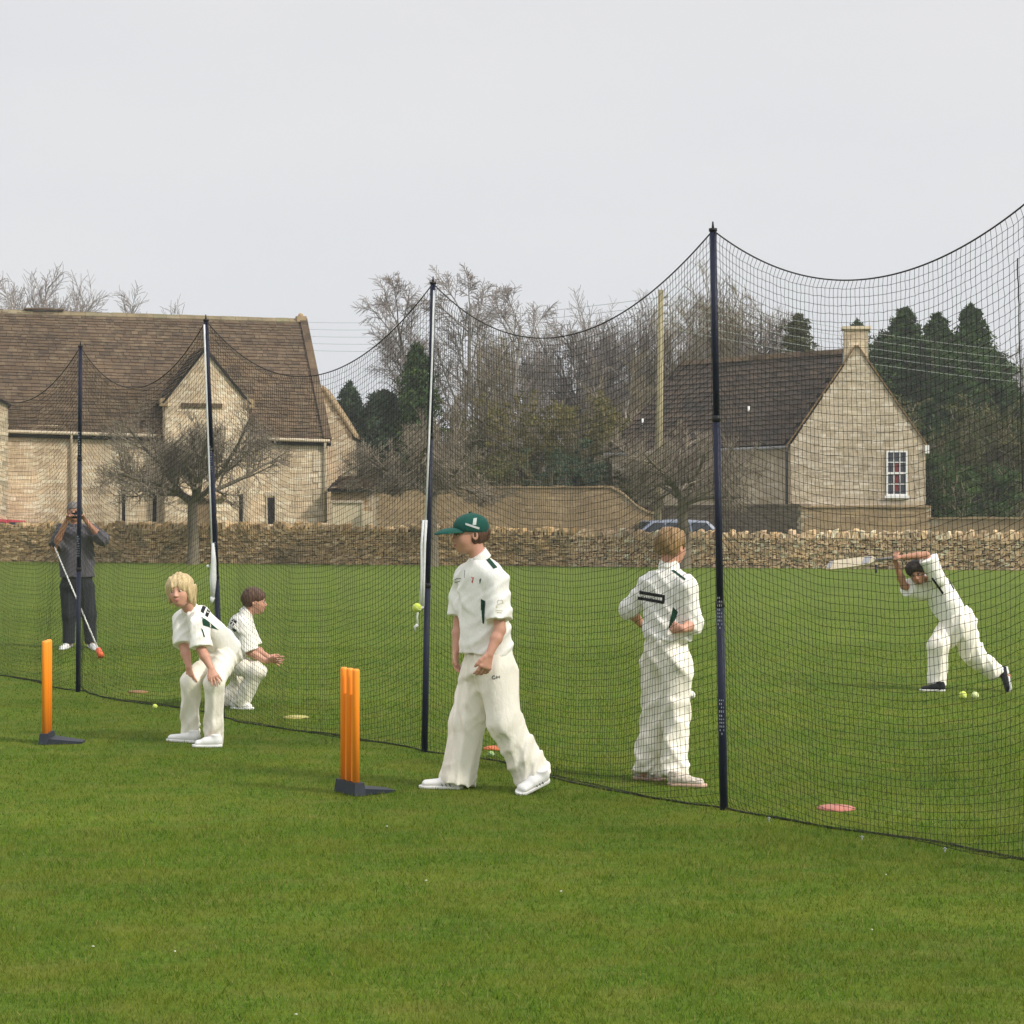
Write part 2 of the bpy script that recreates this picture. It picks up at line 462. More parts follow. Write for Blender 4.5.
def plain_wall(name, label, A, B, hfun, thick, mat, seed, rowh=(.08, .15), wid=(.15, .45), cap=True, coremat=None):
    rng = np.random.default_rng(seed)
    A = np.array(A, float); B = np.array(B, float); A[2] = B[2] = 0
    root = thing(name, label, 'wall', A)
    U = nrm(B - A); L = np.linalg.norm(B - A); N = nrm(np.cross(U, UP))
    if N[1] > 0: N = -N
    us = np.linspace(0, L, 64)
    core = MB()
    P = lambda u, z, d: U * u + UP * z + N * d
    for a, b in zip(us[:-1], us[1:]):
        ha, hb = hfun(a / L) - .005, hfun(b / L) - .005
        core.hexa([P(a, 0, -thick), P(b, 0, -thick), P(b, 0, -.003), P(a, 0, -.003), P(a, ha, -thick), P(b, hb, -thick), P(b, hb, -.003), P(a, ha, -.003)])
    core.build('core', coremat or M_MORT, root)
    s = MB(); poly = [(0, 0), (L, 0)] + [(u, hfun(u / L)) for u in us[::-1]]
    clad(s, np.zeros(3), U, UP, N, poly, rng, rowh, wid)
    s.build('stonework', mat, root)
    if cap:
        c = MB(); u = 0
        while u < L:
            w = rng.uniform(.3, .6); e = min(L, u + w - .01)
            h1, h2 = hfun(u / L), hfun(e / L); t = rng.uniform(.05, .08)
            c.hexa([P(u, h1, -thick - .05), P(e, h2, -thick - .05), P(e, h2, .06), P(u, h1, .06),
                    P(u, h1 + t, -thick - .05), P(e, h2 + t, -thick - .05), P(e, h2 + t, .06), P(u, h1 + t, .06)])
            u += w
        c.build('coping', mat, root)
    return root

M_LIMEW = island_mat('garden_wall_stone', [C(0.415, 0.300, 0.172), C(0.356, 0.256, 0.147), C(0.464, 0.344, 0.207), C(0.385, 0.281, 0.162), C(0.336, 0.247, 0.152), C(0.444, 0.329, 0.192)], grime=.3, gscale=.5, tint=(C(.16, .14, .085), .9, .5))
M_RIDGE = island_mat('mossy_ridge_stone', [C(.25, .205, .125), C(.22, .175, .10), C(.28, .235, .15), C(.20, .18, .10)], grime=.35, gscale=1.5)
M_YARD_SHADE = island_mat('shaded_yard_stone', [C(.20, .165, .12), C(.16, .13, .095), C(.24, .20, .15), C(.18, .15, .11)], grime=.25)  # darker than the tan walls: the yard wall's shade is painted into its stone colour
def zt(py, Y): return CAMH - (py - HOR) / F * Y
# tall garden wall between barn and cottage: the top sweeps down in a curve at its right end
def hcurve(t):
    h = zt(488, 73.0)
    if t > .86:
        k = (t - .86) / .14
        h = h - .98 * math.sin(k * PI / 2)
    return h
plain_wall('garden_wall', 'tall tan stone garden wall behind the middle apple tree, top sweeping down at one end', W(373.5, 517, 73.4), W(657, 517, 72.0), hcurve, .45, M_LIMEW, 21)
plain_wall('garden_wall', 'grey-brown stone yard wall in shade below the long cottage roof', W(640, 517, 73.2), W(801, 517, 66.2), lambda t: zt(506, 66.0), .4, M_YARD_SHADE, 22)
plain_wall('garden_wall', 'tan stone terrace wall right below the cottage gable', W(801.6, 517, 66.2), W(931, 517, 65.6), lambda t: zt(507.5, 66), .4, M_LIMEW, 23)
plain_wall('garden_wall', 'lower tan stone wall running on to the right from the cottage below the dark pines', W(931.5, 517, 65.6), W(1110, 517, 63.5), lambda t: zt(519.0, 65), .4, M_LIMEW, 24)

# ================================================================ buildings
def roof_slab(mb, P4, thick=.12):
    """P4: bottom-left, bottom-right, top-right, top-left"""
    P4 = np.asarray(P4, float); n = nrm(np.cross(P4[1] - P4[0], P4[3] - P4[0]))
    mb.hexa(np.concatenate([P4 - n * thick, P4 - n * .002]))
    return n

def roof_tiles(mb, P4, rng, rowh=(.18, .24), wid=(.2, .45), lift=.035, extra_poly=None, bil=False):
    P4 = np.asarray(P4, float)
    n = nrm(np.cross(P4[1] - P4[0], P4[3] - P4[0]))
    U = nrm(P4[1] - P4[0]); V = nrm(np.cross(n, U))
    O = P4[0]
    poly = [(np.dot(p - O, U), np.dot(p - O, V)) for p in P4]
    if bil:
        wu = np.linalg.norm(P4[1] - P4[0]); wv = np.linalg.norm(P4[3] - P4[0])
        def mapf(u, v):
            s = (u / wu)[:, None]; t = (v / wv)[:, None]
            return (P4[0] * (1 - s) + P4[1] * s) * (1 - t) + (P4[3] * (1 - s) + P4[2] * s) * t
        clad(mb, O, U, V, n, [(0, 0), (wu, 0), (wu, wv), (0, wv)], rng, rowh, wid, (.005, .02), .014, lift=lift, jit=.014, depth=.0, mapf=mapf)
        return n
    clad(mb, O, U, V, n, poly if extra_poly is None else extra_poly(O, U, V), rng, rowh, wid, (.005, .02), .014, lift=lift, jit=.014, depth=.0)
    return n

def strip(mb, a, b, N, w, t, side):
    """coping bar from a to b, width w along `side`, thickness t along N"""
    a, b, N, side = [np.asarray(x, float) for x in (a, b, N, side)]
    mb.hexa([a, b, b + side * w, a + side * w, a + N * t, b + N * t, b + side * w + N * t, a + side * w + N * t])

def barn():
    rng = np.random.default_rng(31)
    al = math.radians(17.0)
    U = np.array([math.cos(al), math.sin(al), 0]); D = np.array([-math.sin(al), math.cos(al), 0]); N = -D
    R0 = W(327, 517, 76.0); R0[2] = 0                    # front right ground corner
    L = 19.0
    O = R0 - U * L                                       # front left ground corner
    root = thing('stone_barn', 'long limestone barn with steep brown stone-slate roof and projecting gable', 'barn', O)
    he_r = zt(437.5, 76.0) + .1; he_l = he_r + .34
    run = 4.6
    hr = zt(317.5, 80.4) - .1; hrl = hr + .06
    Pf = lambda u, d, z: U * u + D * d + UP * z
    # front wall core + stones
    w = MB()
    w.hexa([Pf(0, 0.001, 0), Pf(L, 0.001, 0), Pf(L, .6, 0), Pf(0, .6, 0), Pf(0, .001, he_l), Pf(L, .001, he_r), Pf(L, .6, he_r), Pf(0, .6, he_l)])
    # right and left end gables, back wall
    for uu in (0, L - .5):
        he = he_l if uu == 0 else he_r
        w.hexa([Pf(uu, .6, 0), Pf(uu + .5, .6, 0), Pf(uu + .5, run * 2, 0), Pf(uu, run * 2, 0), Pf(uu, .6, he), Pf(uu + .5, .6, he), Pf(uu + .5, run * 2, he), Pf(uu, run * 2, he)])
        w.prism([Pf(uu, .1, he - .002), Pf(uu, run * 2 - .1, he - .002), Pf(uu, run, hr - .25)], U, 0.0, .5)
    w.hexa([Pf(.5, run * 2 - .5, 0), Pf(L - .5, run * 2 - .5, 0), Pf(L - .5, run * 2, 0), Pf(.5, run * 2, 0), Pf(.5, run * 2 - .5, he_l), Pf(L - .5, run * 2 - .5, he_r), Pf(L - .5, run * 2, he_r), Pf(.5, run * 2, he_l)])
    def upx(px, off=0.0):
        # u of the facade point seen at a pixel column
        k = (px - 512) / F
        p0 = O + N * off
        # (p0.x + u Ux) = k (p0.y + u Uy)
        return (k * p0[1] - p0[0]) / (U[0] - k * U[1])
    def zu(py, u, off=0.0): return zt(py, (O + U * u + N * off)[1])
    # projecting gabled bay
    PR = .7
    ga, gb = upx(165, PR), upx(248, PR); gm = upx(202, PR)
    gzl = zu(398, ga, PR); gzr = zu(402, gb, PR); gz = (gzl + gzr) / 2; gap_z = zu(348, gm, PR)
    gm = (ga + gb) / 2 - .05
    slits = [(upx(123.5), .13, 493, 523), (upx(154.5), .15, 494, 523)]
    slits += [(upx(271), .26, 496, 524)]
    slit_g = (upx(241, PR), .12, 494, 523)
    holes = []
    for (uc, ww, a, b) in slits: holes.append((uc - ww / 2, uc + ww / 2, zu(b, uc), zu(a, uc)))
    st = MB()
    clad(st, np.zeros(3), U, UP, N, [(0, 0), (L, 0), (L, he_r), (0, he_l)], rng, (.09, .16), (.18, .5), holes=holes + [(ga, gb, 0, he_l + 1)])
    w.build('wall_core', M_MORT, root)
    st.build('wall', M_LIME, root)
    qn = MB(); z = 0
    while z < he_r - .2:
        h = rng.uniform(.2, .3); ww = rng.choice([.35, .55]);
        qn.obox(U * L, -U, UP, N, 0, ww, z, z + h - .015, -.3, .04); z += h
    qn.build('quoins', M_LIME2, root)
    for h_, (uc, ww, a, b) in zip(holes, slits):
        m = MB(); m.obox(np.zeros(3), U, UP, N, h_[0], h_[1], h_[2], h_[3], -.0, .004)
        fr = m.build('slit_window', M_DARK, root)
        s = MB()
        s.obox(np.zeros(3), U, UP, N, h_[0] - .07, h_[0] - .002, h_[2], h_[3], .0, .045)
        s.obox(np.zeros(3), U, UP, N, h_[1] + .002, h_[1] + .07, h_[2], h_[3], .0, .045)
        s.obox(np.zeros(3), U, UP, N, h_[0] - .12, h_[1] + .12, h_[3] + .002, h_[3] + .14, .0, .05)
        s.build('surround', M_LIME2, fr)
    # main roof, front slope with sagging ridge: split in strips
    ov = .22; sl = (hr - he_r) / run
    core = MB(); tl = MB()
    nseg = 1
    lo_l = Pf(-.1, -ov, he_l - ov * sl * .9); lo_r = Pf(L + .12, -ov, he_r - ov * sl * .9)
    hi_l = Pf(-.1, run, hrl); hi_r = Pf(L + .12, run, hr)
    P4 = [lo_l, lo_r, hi_r, hi_l]
    roof_slab(core, [p - UP * .14 for p in P4])
    back = [Pf(L + .12, 2 * run + ov, he_r - ov * sl * .9), Pf(-.1, 2 * run + ov, he_l - ov * sl * .9), hi_l, hi_r]
    roof_slab(core, [p - UP * .2 for p in back])
    n = roof_tiles(tl, P4, rng, (.15, .22), (.16, .40), .024, bil=True)
    roof_tiles(tl, back, rng, (.2, .26), (.25, .5), .02, bil=True)
    rf = tl.build('roof', M_SLATE, root)
    core.build('roof_deck', M_DARK, rf)
    rd = MB(); u = -.1
    while u < L + .1:
        ww = rng.uniform(.45, .6); e = min(u + ww - .012, L + .14); dz = rng.uniform(0, .03)
        a, b = Pf(u, run, hr + .05 + dz), Pf(e, run, hr + .05 + dz)
        rd.hexa([Pf(u, run - .15, hr - .16), Pf(e, run - .15, hr - .16), Pf(e, run - .0, hr - .05), Pf(u, run - .0, hr - .05),
                 Pf(u, run - .17, hr - .09), Pf(e, run - .17, hr - .09), b, a])
        rd.hexa([Pf(u, run, hr - .05), Pf(e, run, hr - .05), Pf(e, run + .15, hr - .16), Pf(u, run + .15, hr - .16),
                 a, b, Pf(e, run + .17, hr - .09), Pf(u, run + .17, hr - .09)])
        u += ww
    rd.build('ridge', M_RIDGE, rf)
    k = MB(); k.obox(Pf(L - .3, run, hr), U, D, UP, 0, .38, -.2, .2, -.1, .14); k.ball(Pf(L - .12, run, hr + .17), .11, 8, 6)
    k.build('ridge_finial', M_LIMEW, rf)
    k = MB(); us_ = upx(24, -run); k.obox(Pf(us_, run, hr), U, D, UP, 0, 1.5, -.16, .16, .09, .15); k.build('ridge_slab', M_SLATE, rf)
    vg = MB()
    V = nrm(hi_r - lo_r)
    Ls = np.linalg.norm(hi_r - lo_r); s_ = 0
    while s_ < Ls:
        e = min(Ls, s_ + rng.uniform(.4, .6))
        strip(vg, lo_r + V * s_, lo_r + V * (e - .012), n, .30, .12, -U); s_ = e
    vg.build('verge_coping', M_SLATE, rf)
    # gutter and down-pipes
    g = MB()
    for (a, b) in ((.2, ga - .1), (gb + .1, L + .05)):
        za = he_l + (he_r - he_l) * a / L - .24; zb = he_l + (he_r - he_l) * b / L - .24
        g.tube([Pf(a, -ov - .06, za), Pf(b, -ov - .06, zb)], .065, 8)
    gt = g.build('gutter', M_GUT, root, True)
    g = MB()
    for uu in (upx(71), L - .12):
        g = MB(); zz = he_l + (he_r - he_l) * uu / L - .26
        g.tube([Pf(uu, -ov - .06, zz), Pf(uu, -.1, zz - .35), Pf(uu, -.1, .05)], .05, 8)
        g.build('downpipe', M_GUT, root, True)
    # bay
    b = MB()
    b.hexa([Pf(ga, -PR + .001, 0), Pf(gb, -PR + .001, 0), Pf(gb, -.002, 0), Pf(ga, -.002, 0), Pf(ga, -PR + .001, gz), Pf(gb, -PR + .001, gz), Pf(gb, -.002, gz), Pf(ga, -.002, gz)])
    b.prism([Pf(ga, 0, gz), Pf(gb, 0, gz), Pf(gm, 0, gap_z)], D, -PR + .001, 3.0)
    bw = b.build('bay_core', M_MORT, root)
    s = MB()
    da, db = upx(190, PR), upx(214, PR); dz = zu(499, da, PR)
    hg = (slit_g[0] - .07, slit_g[0] + .07, zu(523, slit_g[0], PR), zu(494, slit_g[0], PR))
    clad(s, N * PR, U, UP, N, [(ga, 0), (gb, 0), (gb, gz), (gm, gap_z), (ga, gz)], rng, (.09, .15), (.16, .42), holes=[(da, db, 0, dz), hg])
    s.build('bay_wall', M_LIME, root)
    for sd, uu in ((-1, ga), (1, gb)):
        s = MB(); clad(s, U * uu, D * 1.0, UP, U * sd, [(-PR, 0), (0, 0), (0, gz), (-PR, gz)], rng); s.build('bay_side', M_LIME, root)
    m = MB(); m.obox(N * PR, U, UP, N, hg[0], hg[1], hg[2], hg[3], 0, .004); m.build('slit_window', M_DARK, root)
    m = MB(); m.obox(N * PR, U, UP, N, da, db, 0, dz, 0, .006); dr = m.build('doorway', plain('barn_door', (.19, .135, .075), .8, .3, 3), root)
    m = MB(); m.obox(N * PR, U, UP, N, da - .3, db + .45, dz + .003, dz + .14, 0, .22); m.build('stone_hood', M_LIMEW, root)
    a1, a2 = upx(181, PR), upx(222, PR); z1 = zu(405, a1, PR)
    m = MB(); m.obox(N * PR, U, UP, N, a1, a2, z1 - .07, z1 + .07, 0, .09); m.build('string_course', M_SLATE, root)
    # bay roof: two slopes running back into the main roof
    bl = MB(); bc = MB()
    dep = 3.2
    sb = (gap_z - gz) / (gm - ga)
    eo = .12
    left = [Pf(ga - eo, dep, gz - eo * sb + .03), Pf(ga - eo, -PR - .1, gz - eo * sb + .03), Pf(gm, -PR - .1, gap_z + .03), Pf(gm, dep, gap_z + .03)]
    sbr = (gap_z - gz) / (gb - gm)
    right = [Pf(gb + eo, -PR - .1, gz - eo * sbr + .03), Pf(gb + eo, dep, gz - eo * sbr + .03), Pf(gm, dep, gap_z + .03), Pf(gm, -PR - .1, gap_z + .03)]
    for q in (left, right):
        roof_slab(bc, q, .08); roof_tiles(bl, q, rng)
    br = bl.build('bay_roof', M_SLATE, root); bc.build('roof_deck', M_DARK, br)
    # kneeler stones
    m = MB(); m.obox(N * PR, U, UP, N, gb - .12, gb + .22, gz - .26, gz + .06, -.2, .1); m.build('kneeler', M_LIMEW, root)
    m = MB(); m.obox(N * PR, U, UP, N, ga - .2, ga + .1, gz - .25, gz + .04, -.2, .1); m.build('kneeler', M_LIMEW, root)
    # left cross wing, mostly outside the frame
    s = MB(); c0 = MB()
    la, lb = -3.4, upx(8, 1.6); PW = 1.6
    wz = zu(404, lb, PW); wap = wz + 2.9; wm = (la + lb) / 2 - .5
    c0.hexa([Pf(la, -PW + .001, 0), Pf(lb, -PW + .001, 0), Pf(lb, -.002, 0), Pf(la, -.002, 0), Pf(la, -PW + .001, wz), Pf(lb, -PW + .001, wz), Pf(lb, -.002, wz), Pf(la, -.002, wz)])
    c0.prism([Pf(la, 0, wz), Pf(lb, 0, wz), Pf(wm, 0, wap)], D, -PW + .001, 3.0)
    c0.build('wing_core', M_MORT, root)
    clad(s, N * PW, U, UP, N, [(la, 0), (lb, 0), (lb, wz), (wm, wap), (la, wz)], rng)
    clad(s, U * lb, D, UP, U, [(-PW, 0), (0, 0), (0, wz), (-PW, wz)], rng)
    s.build('wing_wall', M_LIME, root)
    wl = MB(); wc = MB(); sw = (wap - wz) / (lb - wm); sw2 = (wap - wz) / (wm - la)
    qs = [[Pf(lb + .12, -PW - .1, wz - .12 * sw + .03), Pf(lb + .12, 3.2, wz - .12 * sw + .03), Pf(wm, 3.2, wap + .03), Pf(wm, -PW - .1, wap + .03)],
          [Pf(la - .12, 3.2, wz - .12 * sw2 + .03), Pf(la - .12, -PW - .1, wz - .12 * sw2 + .03), Pf(wm, -PW - .1, wap + .03), Pf(wm, 3.2, wap + .03)]]
    for q in qs: roof_slab(wc, q, .08); roof_tiles(wl, q, rng)
    wr = wl.build('wing_roof', M_SLATE, root); wc.build('roof_deck', M_DARK, wr)
    # rear wing whose gable slope shows past the right end
    YR = 81.5
    a = W(352, 433, YR) - O; bq = W(322, 388, YR) - O; base = a.copy(); base[2] = 0
    m = MB(); poly = [np.array([bq[0] - 1.0, bq[1], 0]), base, a, bq, np.array([bq[0] - 1.0, bq[1], bq[2]])]
    m.prism(poly, np.array([0, 1.0, 0]), .002, 3.5); m.build('rear_wing_core', M_MORT, root)
    s = MB(); X0 = poly[0]
    clad(s, X0, np.array([1.0, 0, 0]), UP, np.array([0, -1.0, 0]), [(p[0] - X0[0], p[2]) for p in poly], rng)
    s.build('rear_wing_wall', M_LIME, root)
    m = MB(); sl_ = nrm(a - bq); m.hexa([bq + [0, -.1, 0], a + sl_ * .2 + [0, -.1, 0], a + sl_ * .2 + [0, 3.6, 0], bq + [0, 3.6, 0],
                                          bq + [0, -.1, .13], a + sl_ * .2 + [0, -.1, .13], a + sl_ * .2 + [0, 3.6, .13], bq + [0, 3.6, .13]])
    m.build('rear_wing_roof', M_LIMEW, root)
barn()

def lean_to():
    # low outhouse between barn and garden wall: brown slate roof, pale boarded panel
    Y = 75.2
    A = W(331, 517, Y); A[2] = 0; B = W(372, 517, Y - .1); B[2] = 0
    root = thing('outhouse', 'low outhouse with brown slate roof and big cream panel, beside the barn', 'outhouse', A)
    rng = np.random.default_rng(41)
    U = nrm(B - A); L = np.linalg.norm(B - A); N = nrm(np.cross(U, UP)); D = -N
    h = zt(487, Y)
    m = MB(); m.obox(np.zeros(3), U, UP, N, 0, L, 0, h, -2.5, -.001); m.build('wall_core', M_MORT, root)
    # panels
    pa, pb = (333 - 331) / F * Y, (362 - 331) / F * Y
    pz = zt(503, Y)
    s = MB(); clad(s, np.zeros(3), U, UP, N, [(0, 0), (L, 0), (L, h), (0, h)], rng, holes=[(pa, pb, 0, pz)]); s.build('wall', M_LIMEW, root)
    cream = plain('cream_paint', (.60, .52, .36), .6, .06, 2)
    m = MB(); m.obox(np.zeros(3), U, UP, N, pa, pb, 0, pz, 0, .03); p = m.build('door', cream, root)
    m = MB()
    for a, b in ((pa - .07, pa - .003), (pb + .003, pb + .08)): m.obox(np.zeros(3), U, UP, N, a, b, 0, pz, 0, .08)
    m.obox(np.zeros(3), U, UP, N, pa - .07, pb + .08, pz + .003, pz + .1, 0, .09); m.build('frame', M_LIME2, p)
    m = MB(); x0 = (363.5 - 331) / F * Y; x1 = (372 - 331) / F * Y; m.obox(np.zeros(3), U, UP, N, x0, x1, 0, zt(511, Y), .0, .35); m.build('cream_block', cream, root)
    tl = MB(); q = [U * -.1 + N * .25 + UP * (h - .08), U * (L + .1) + N * .25 + UP * (h - .08), U * (L + .1) + D * 2.6 + UP * (h + .42), U * -.1 + D * 2.6 + UP * (h + .42)]
    c = MB(); roof_slab(c, q, .1); roof_tiles(tl, q, rng)
    r = tl.build('roof', M_SLATE, root); c.build('roof_deck', M_DARK, r)
lean_to()

def cottage():
    rng = np.random.default_rng(51)
    YG = 70.0
    A = W(790.5, 517, YG + .25); A[2] = 0; B = W(925.5, 517, YG - .25); B[2] = 0
    root = thing('stone_cottage', 'limestone cottage with a tall gable, dark slate roof, stone chimney and one white sash window', 'cottage', A)
    U = nrm(B - A); L = np.linalg.norm(B - A); N = nrm(np.cross(U, UP)); D = -N
    Pf = lambda u, d, z: U * u + D * d + UP * z
    he_l = zt(443, YG + .25); he_r = zt(447, YG - .25); he = (he_l + he_r) / 2
    um = (857.0 - 790.5) / 135 * L; hr = zt(347, YG)
    m = MB()
    m.obox(np.zeros(3), U, UP, N, 0, L, 0, he, -8, -.001)
    m.prism([Pf(0, 0, he), Pf(L, 0, he), Pf(um, 0, hr)], D, .001, 8)
    m.build('wall_core', M_MORT, root)
    # window
    wu0, wu1 = (886.5 - 790.5) / 135 * L, (907.5 - 790.5) / 135 * L
    wz0, wz1 = zt(495.5, YG - .4), zt(450.5, YG - .4)
    s = MB()
    clad(s, np.zeros(3), U, UP, N, [(0, 0), (L, 0), (L, he), (um, hr), (0, he)], rng, (.07, .13), (.14, .4), holes=[(wu0, wu1, wz0, wz1)])
    s.build('gable_wall', M_LIME2, root)
    s = MB(); clad(s, U * L, D, UP, U, [(0, 0), (8, 0), (8, he), (0, he)], rng); s.build('side_wall', M_LIME2, root)
    # plinth ledge
    m = MB(); m.obox(np.zeros(3), U, UP, N, -.05, L + .15, zt(506.5, YG) - .06, zt(506.5, YG), 0, .12); m.build('ledge', M_LIMEW, root)
    # sash window
    m = MB(); fw = .055
    O = np.zeros(3)
    m.obox(O, U, UP, N, wu0, wu0 + fw, wz0, wz1, .0, .06); m.obox(O, U, UP, N, wu1 - fw, wu1, wz0, wz1, .0, .06)
    m.obox(O, U, UP, N, wu0 + fw, wu1 - fw, wz1 - fw, wz1, .0, .06); m.obox(O, U, UP, N, wu0 + fw, wu1 - fw, wz0, wz0 + fw, .0, .06)
    fr = m.build('window_frame', M_WHITE, root)
    m = MB(); m.obox(O, U, UP, N, wu0 + .02, wu1 - .02, wz0 + .02, wz1 - .02, .001, .012); m.build('pane', M_PANE, fr)
    m = MB(); mz = (wz0 + wz1) / 2; iw = wu1 - wu0 - 2 * fw
    m.obox(O, U, UP, N, wu0 + fw, wu1 - fw, mz - .035, mz + .035, .013, .055)
    for i in (1, 2):
        x = wu0 + fw + iw * i / 3; m.obox(O, U, UP, N, x - .014, x + .014, wz0 + fw, mz - .036, .013, .035); m.obox(O, U, UP, N, x - .014, x + .014, mz + .036, wz1 - fw, .013, .035)
    for z in ((wz0 + fw + mz - .035) / 2, (wz1 - fw + mz + .035) / 2):
        m.obox(O, U, UP, N, wu0 + fw, wu1 - fw, z - .014, z + .014, .0135, .034)
    m.build('glazing_bars', M_WHITE, fr)
    red = plain('red_curtain', (.16, .025, .025), .8, .2, 6)
    m = MB(); m.obox(O, U, UP, N, wu0 + .25, wu0 + .42, wz0 + .15, mz + .35, .0125, .0129); m.build('curtain', red, fr)
    m = MB(); m.obox(O, U, UP, N, wu0 - .06, wu1 + .06, wz0 - .09, wz0 - .003, .0, .12); m.build('window_sill', M_WHITE, root)
    # coping along both verges
    cp = MB()
    for (p, q) in ((Pf(-.16, 0, he - .1), Pf(um, 0, hr + .06)), (Pf(L + .08, 0, he - .1), Pf(um, 0, hr + .06))):
        v = nrm(q - p); nn = nrm(np.cross(v, D)); nn = nn if nn[2] > 0 else -nn
        l = np.linalg.norm(q - p); x = 0
        while x < l:
            e = min(l, x + rng.uniform(.35, .6)); cp.hexa([p + v * x - D * .05, p + v * (e - .01) - D * .05, p + v * (e - .01) + D * .3, p + v * x + D * .3,
                                                          p + v * x - D * .05 + nn * .05, p + v * (e - .01) - D * .05 + nn * .05, p + v * (e - .01) + D * .3 + nn * .05, p + v * x + D * .3 + nn * .05]); x = e
    cp.build('gable_coping', island_mat('ochre_coping', [C(.26, .17, .075), C(.20, .135, .065), C(.30, .20, .10)], grime=.2), root)
    m = MB(); m.obox(O, U, UP, N, L - .02, L + .12, he - .3, he - .02, -.15, .1); m.build('kneeler', M_WHITE, root)
    # right slope of the wing roof
    tl = MB(); c = MB()
    q = [Pf(L + .12, .25, he - .1), Pf(L + .12, 8, he - .1), Pf(um, 8, hr), Pf(um, .25, hr)]
    roof_slab(c, q, .1); roof_tiles(tl, q, rng)
    ql = [Pf(-.02, 8, he + .02), Pf(-.02, .3, he + .02), Pf(um, .3, hr), Pf(um, 8, hr)]
    roof_slab(c, ql, .1); roof_tiles(tl, ql, rng)
    r = tl.build('gable_roof', M_SLATE2, root); c.build('roof_deck', M_DARK, r)
    # chimney on the apex
    ch = MB(); cz0, cz1 = hr - .75, zt(329, YG)
    cu0, cu1 = um - .42, um + .40
    ch.obox(O, U, UP, N, cu0, cu1, cz0, cz1, -.62, -.02)
    cs = MB()
    clad(cs, N * -.02, U, UP, N, [(cu0, cz0), (cu1, cz0), (cu1, cz1), (cu0, cz1)], rng, (.1, .16), (.16, .4))
    clad(cs, U * cu0, D, UP, -U, [(.02, cz0), (.62, cz0), (.62, cz1), (.02, cz1)], rng, (.1, .16), (.16, .3))
    cm = ch.build('chimney', M_MORT, root); cs.build('chimney_stone', M_LIME, cm)
    m = MB(); m.obox(O, U, UP, N, cu0 - .09, cu1 + .09, cz1 + .002, cz1 + .1, -.7, .06); m.build('cap', M_LIME, cm)
    m = MB(); m.obox(O, U, UP, N, cu0 - .03, cu0 + .25, cz0 + .25, cz0 + .6, -.9, -.63); m.build('flashing', plain('lead', (.25, .28, .32), .5, .1, 4), cm)
    # long range going off to the left; its ridge is set back
    P1 = A - A + Pf(-.01, 1.2, 0)
    far = W(612, 517, 77.0); far[2] = 0; far = far - A
    U2 = nrm(np.array([-(far - P1)[0], -(far - P1)[1], 0])); L2 = np.linalg.norm((far - P1)[:2])
    O2 = far.copy(); N2 = nrm(np.cross(U2, UP)); D2 = -N2
    Q = lambda u, d, z: O2 + U2 * u + D2 * d + UP * z
    he2 = zt(445.5, 70.6 + 1)
    m = MB(); m.obox(O2, U2, UP, N2, 0, L2 + .3, 0, he2, -6, -.001); m.build('range_core', M_MORT, root)
    s = MB(); clad(s, O2, U2, UP, N2, [(0, 0), (L2, 0), (L2, he2), (0, he2)], rng, (.08, .14), (.15, .4)); s.build('range_wall', M_LIME2, root)
    # roof plane: eave from far left to gable corner; ridge from px 664 to apex
    e0 = Q(-.1, -.25, he2 - .12); e1 = Pf(0.02, .9, he_l + .0)
    r1 = Pf(um, 1.2, hr - .02); r0 = W(664, 356, 75.5) - A
    r0 = r1 + U2 * (-1) * np.linalg.norm((r0 - r1)[:2]); r0[2] = hr - .05
    q = np.array([e0, e1, r1, r0])
    nn = nrm(np.cross(e1 - e0, r0 - e0))
    # project ridge end onto plane
    q[2] = q[2] - nn * np.dot(q[2] - e0, nn); q[3] = q[3] - nn * np.dot(q[3] - e0, nn)
    c = MB(); roof_slab(c, q, .1); tl = MB(); roof_tiles(tl, q, rng, (.17, .24), (.2, .42), .04)
    back = [Q(L2 - 4.5, 7.5, he2), Q(-.1, 7.5, he2), q[3] + UP * -.01, q[2] + UP * -.01]
    roof_slab(c, back, .1)
    r = tl.build('range_roof', M_SLATE2, root); c.build('roof_deck', M_DARK, r)
    rd = MB(); v = nrm(q[2] - q[3]); l = np.linalg.norm(q[2] - q[3]); x = 0
    while x < l:
        e = min(l, x + .5); rd.hexa([q[3] + v * x + N2 * .16 - UP * .12, q[3] + v * (e - .01) + N2 * .16 - UP * .12, q[3] + v * (e - .01) - N2 * .16 - UP * .1, q[3] + v * x - N2 * .16 - UP * .1,
                                     q[3] + v * x + N2 * .04 + UP * .07, q[3] + v * (e - .01) + N2 * .04 + UP * .07, q[3] + v * (e - .01) - N2 * .04 + UP * .07, q[3] + v * x - N2 * .04 + UP * .07]); x = e
    rd.build('ridge', M_SLATE, r)
    # gable triangle closing the far end
    g = MB(); g.add([Q(0, -.001, he2), Q(0, 7.5, he2), q[3]], None, [[0, 1, 2]]); g.build('end_gable', M_MORT, root)
    gt = MB(); gt.tube([e0 + N2 * .1 - UP * .05, e1 + N2 * .1 - UP * .12], .06, 8); gt.build('gutter', plain('grey_gutter', (.3, .3, .3), .5), root, True)
    dp = MB(); dp.tube([Pf(-.12, .5, he - .2), Pf(-.12, .5, .1)], .05, 8); dp.build('downpipe', plain('dark_pipe', (.07, .07, .075), .5), root, True)
    for (px, py) in ((643, 423), (749, 411)):
        # white vent pipes standing out of the slope
        ray = W(px, py, 1.0) - np.array([0, 0, CAMH]); o_ = np.array([0, 0, CAMH]) - A
        tt = np.dot(e0 - o_, nn) / np.dot(ray, nn); p = o_ + ray * tt
        m = MB(); m.tube([p - UP * .2, p + UP * .17 + N2 * .02], .042, 10); m.build('vent_pipe', M_WHITE, root, True)
    return root
cottage()

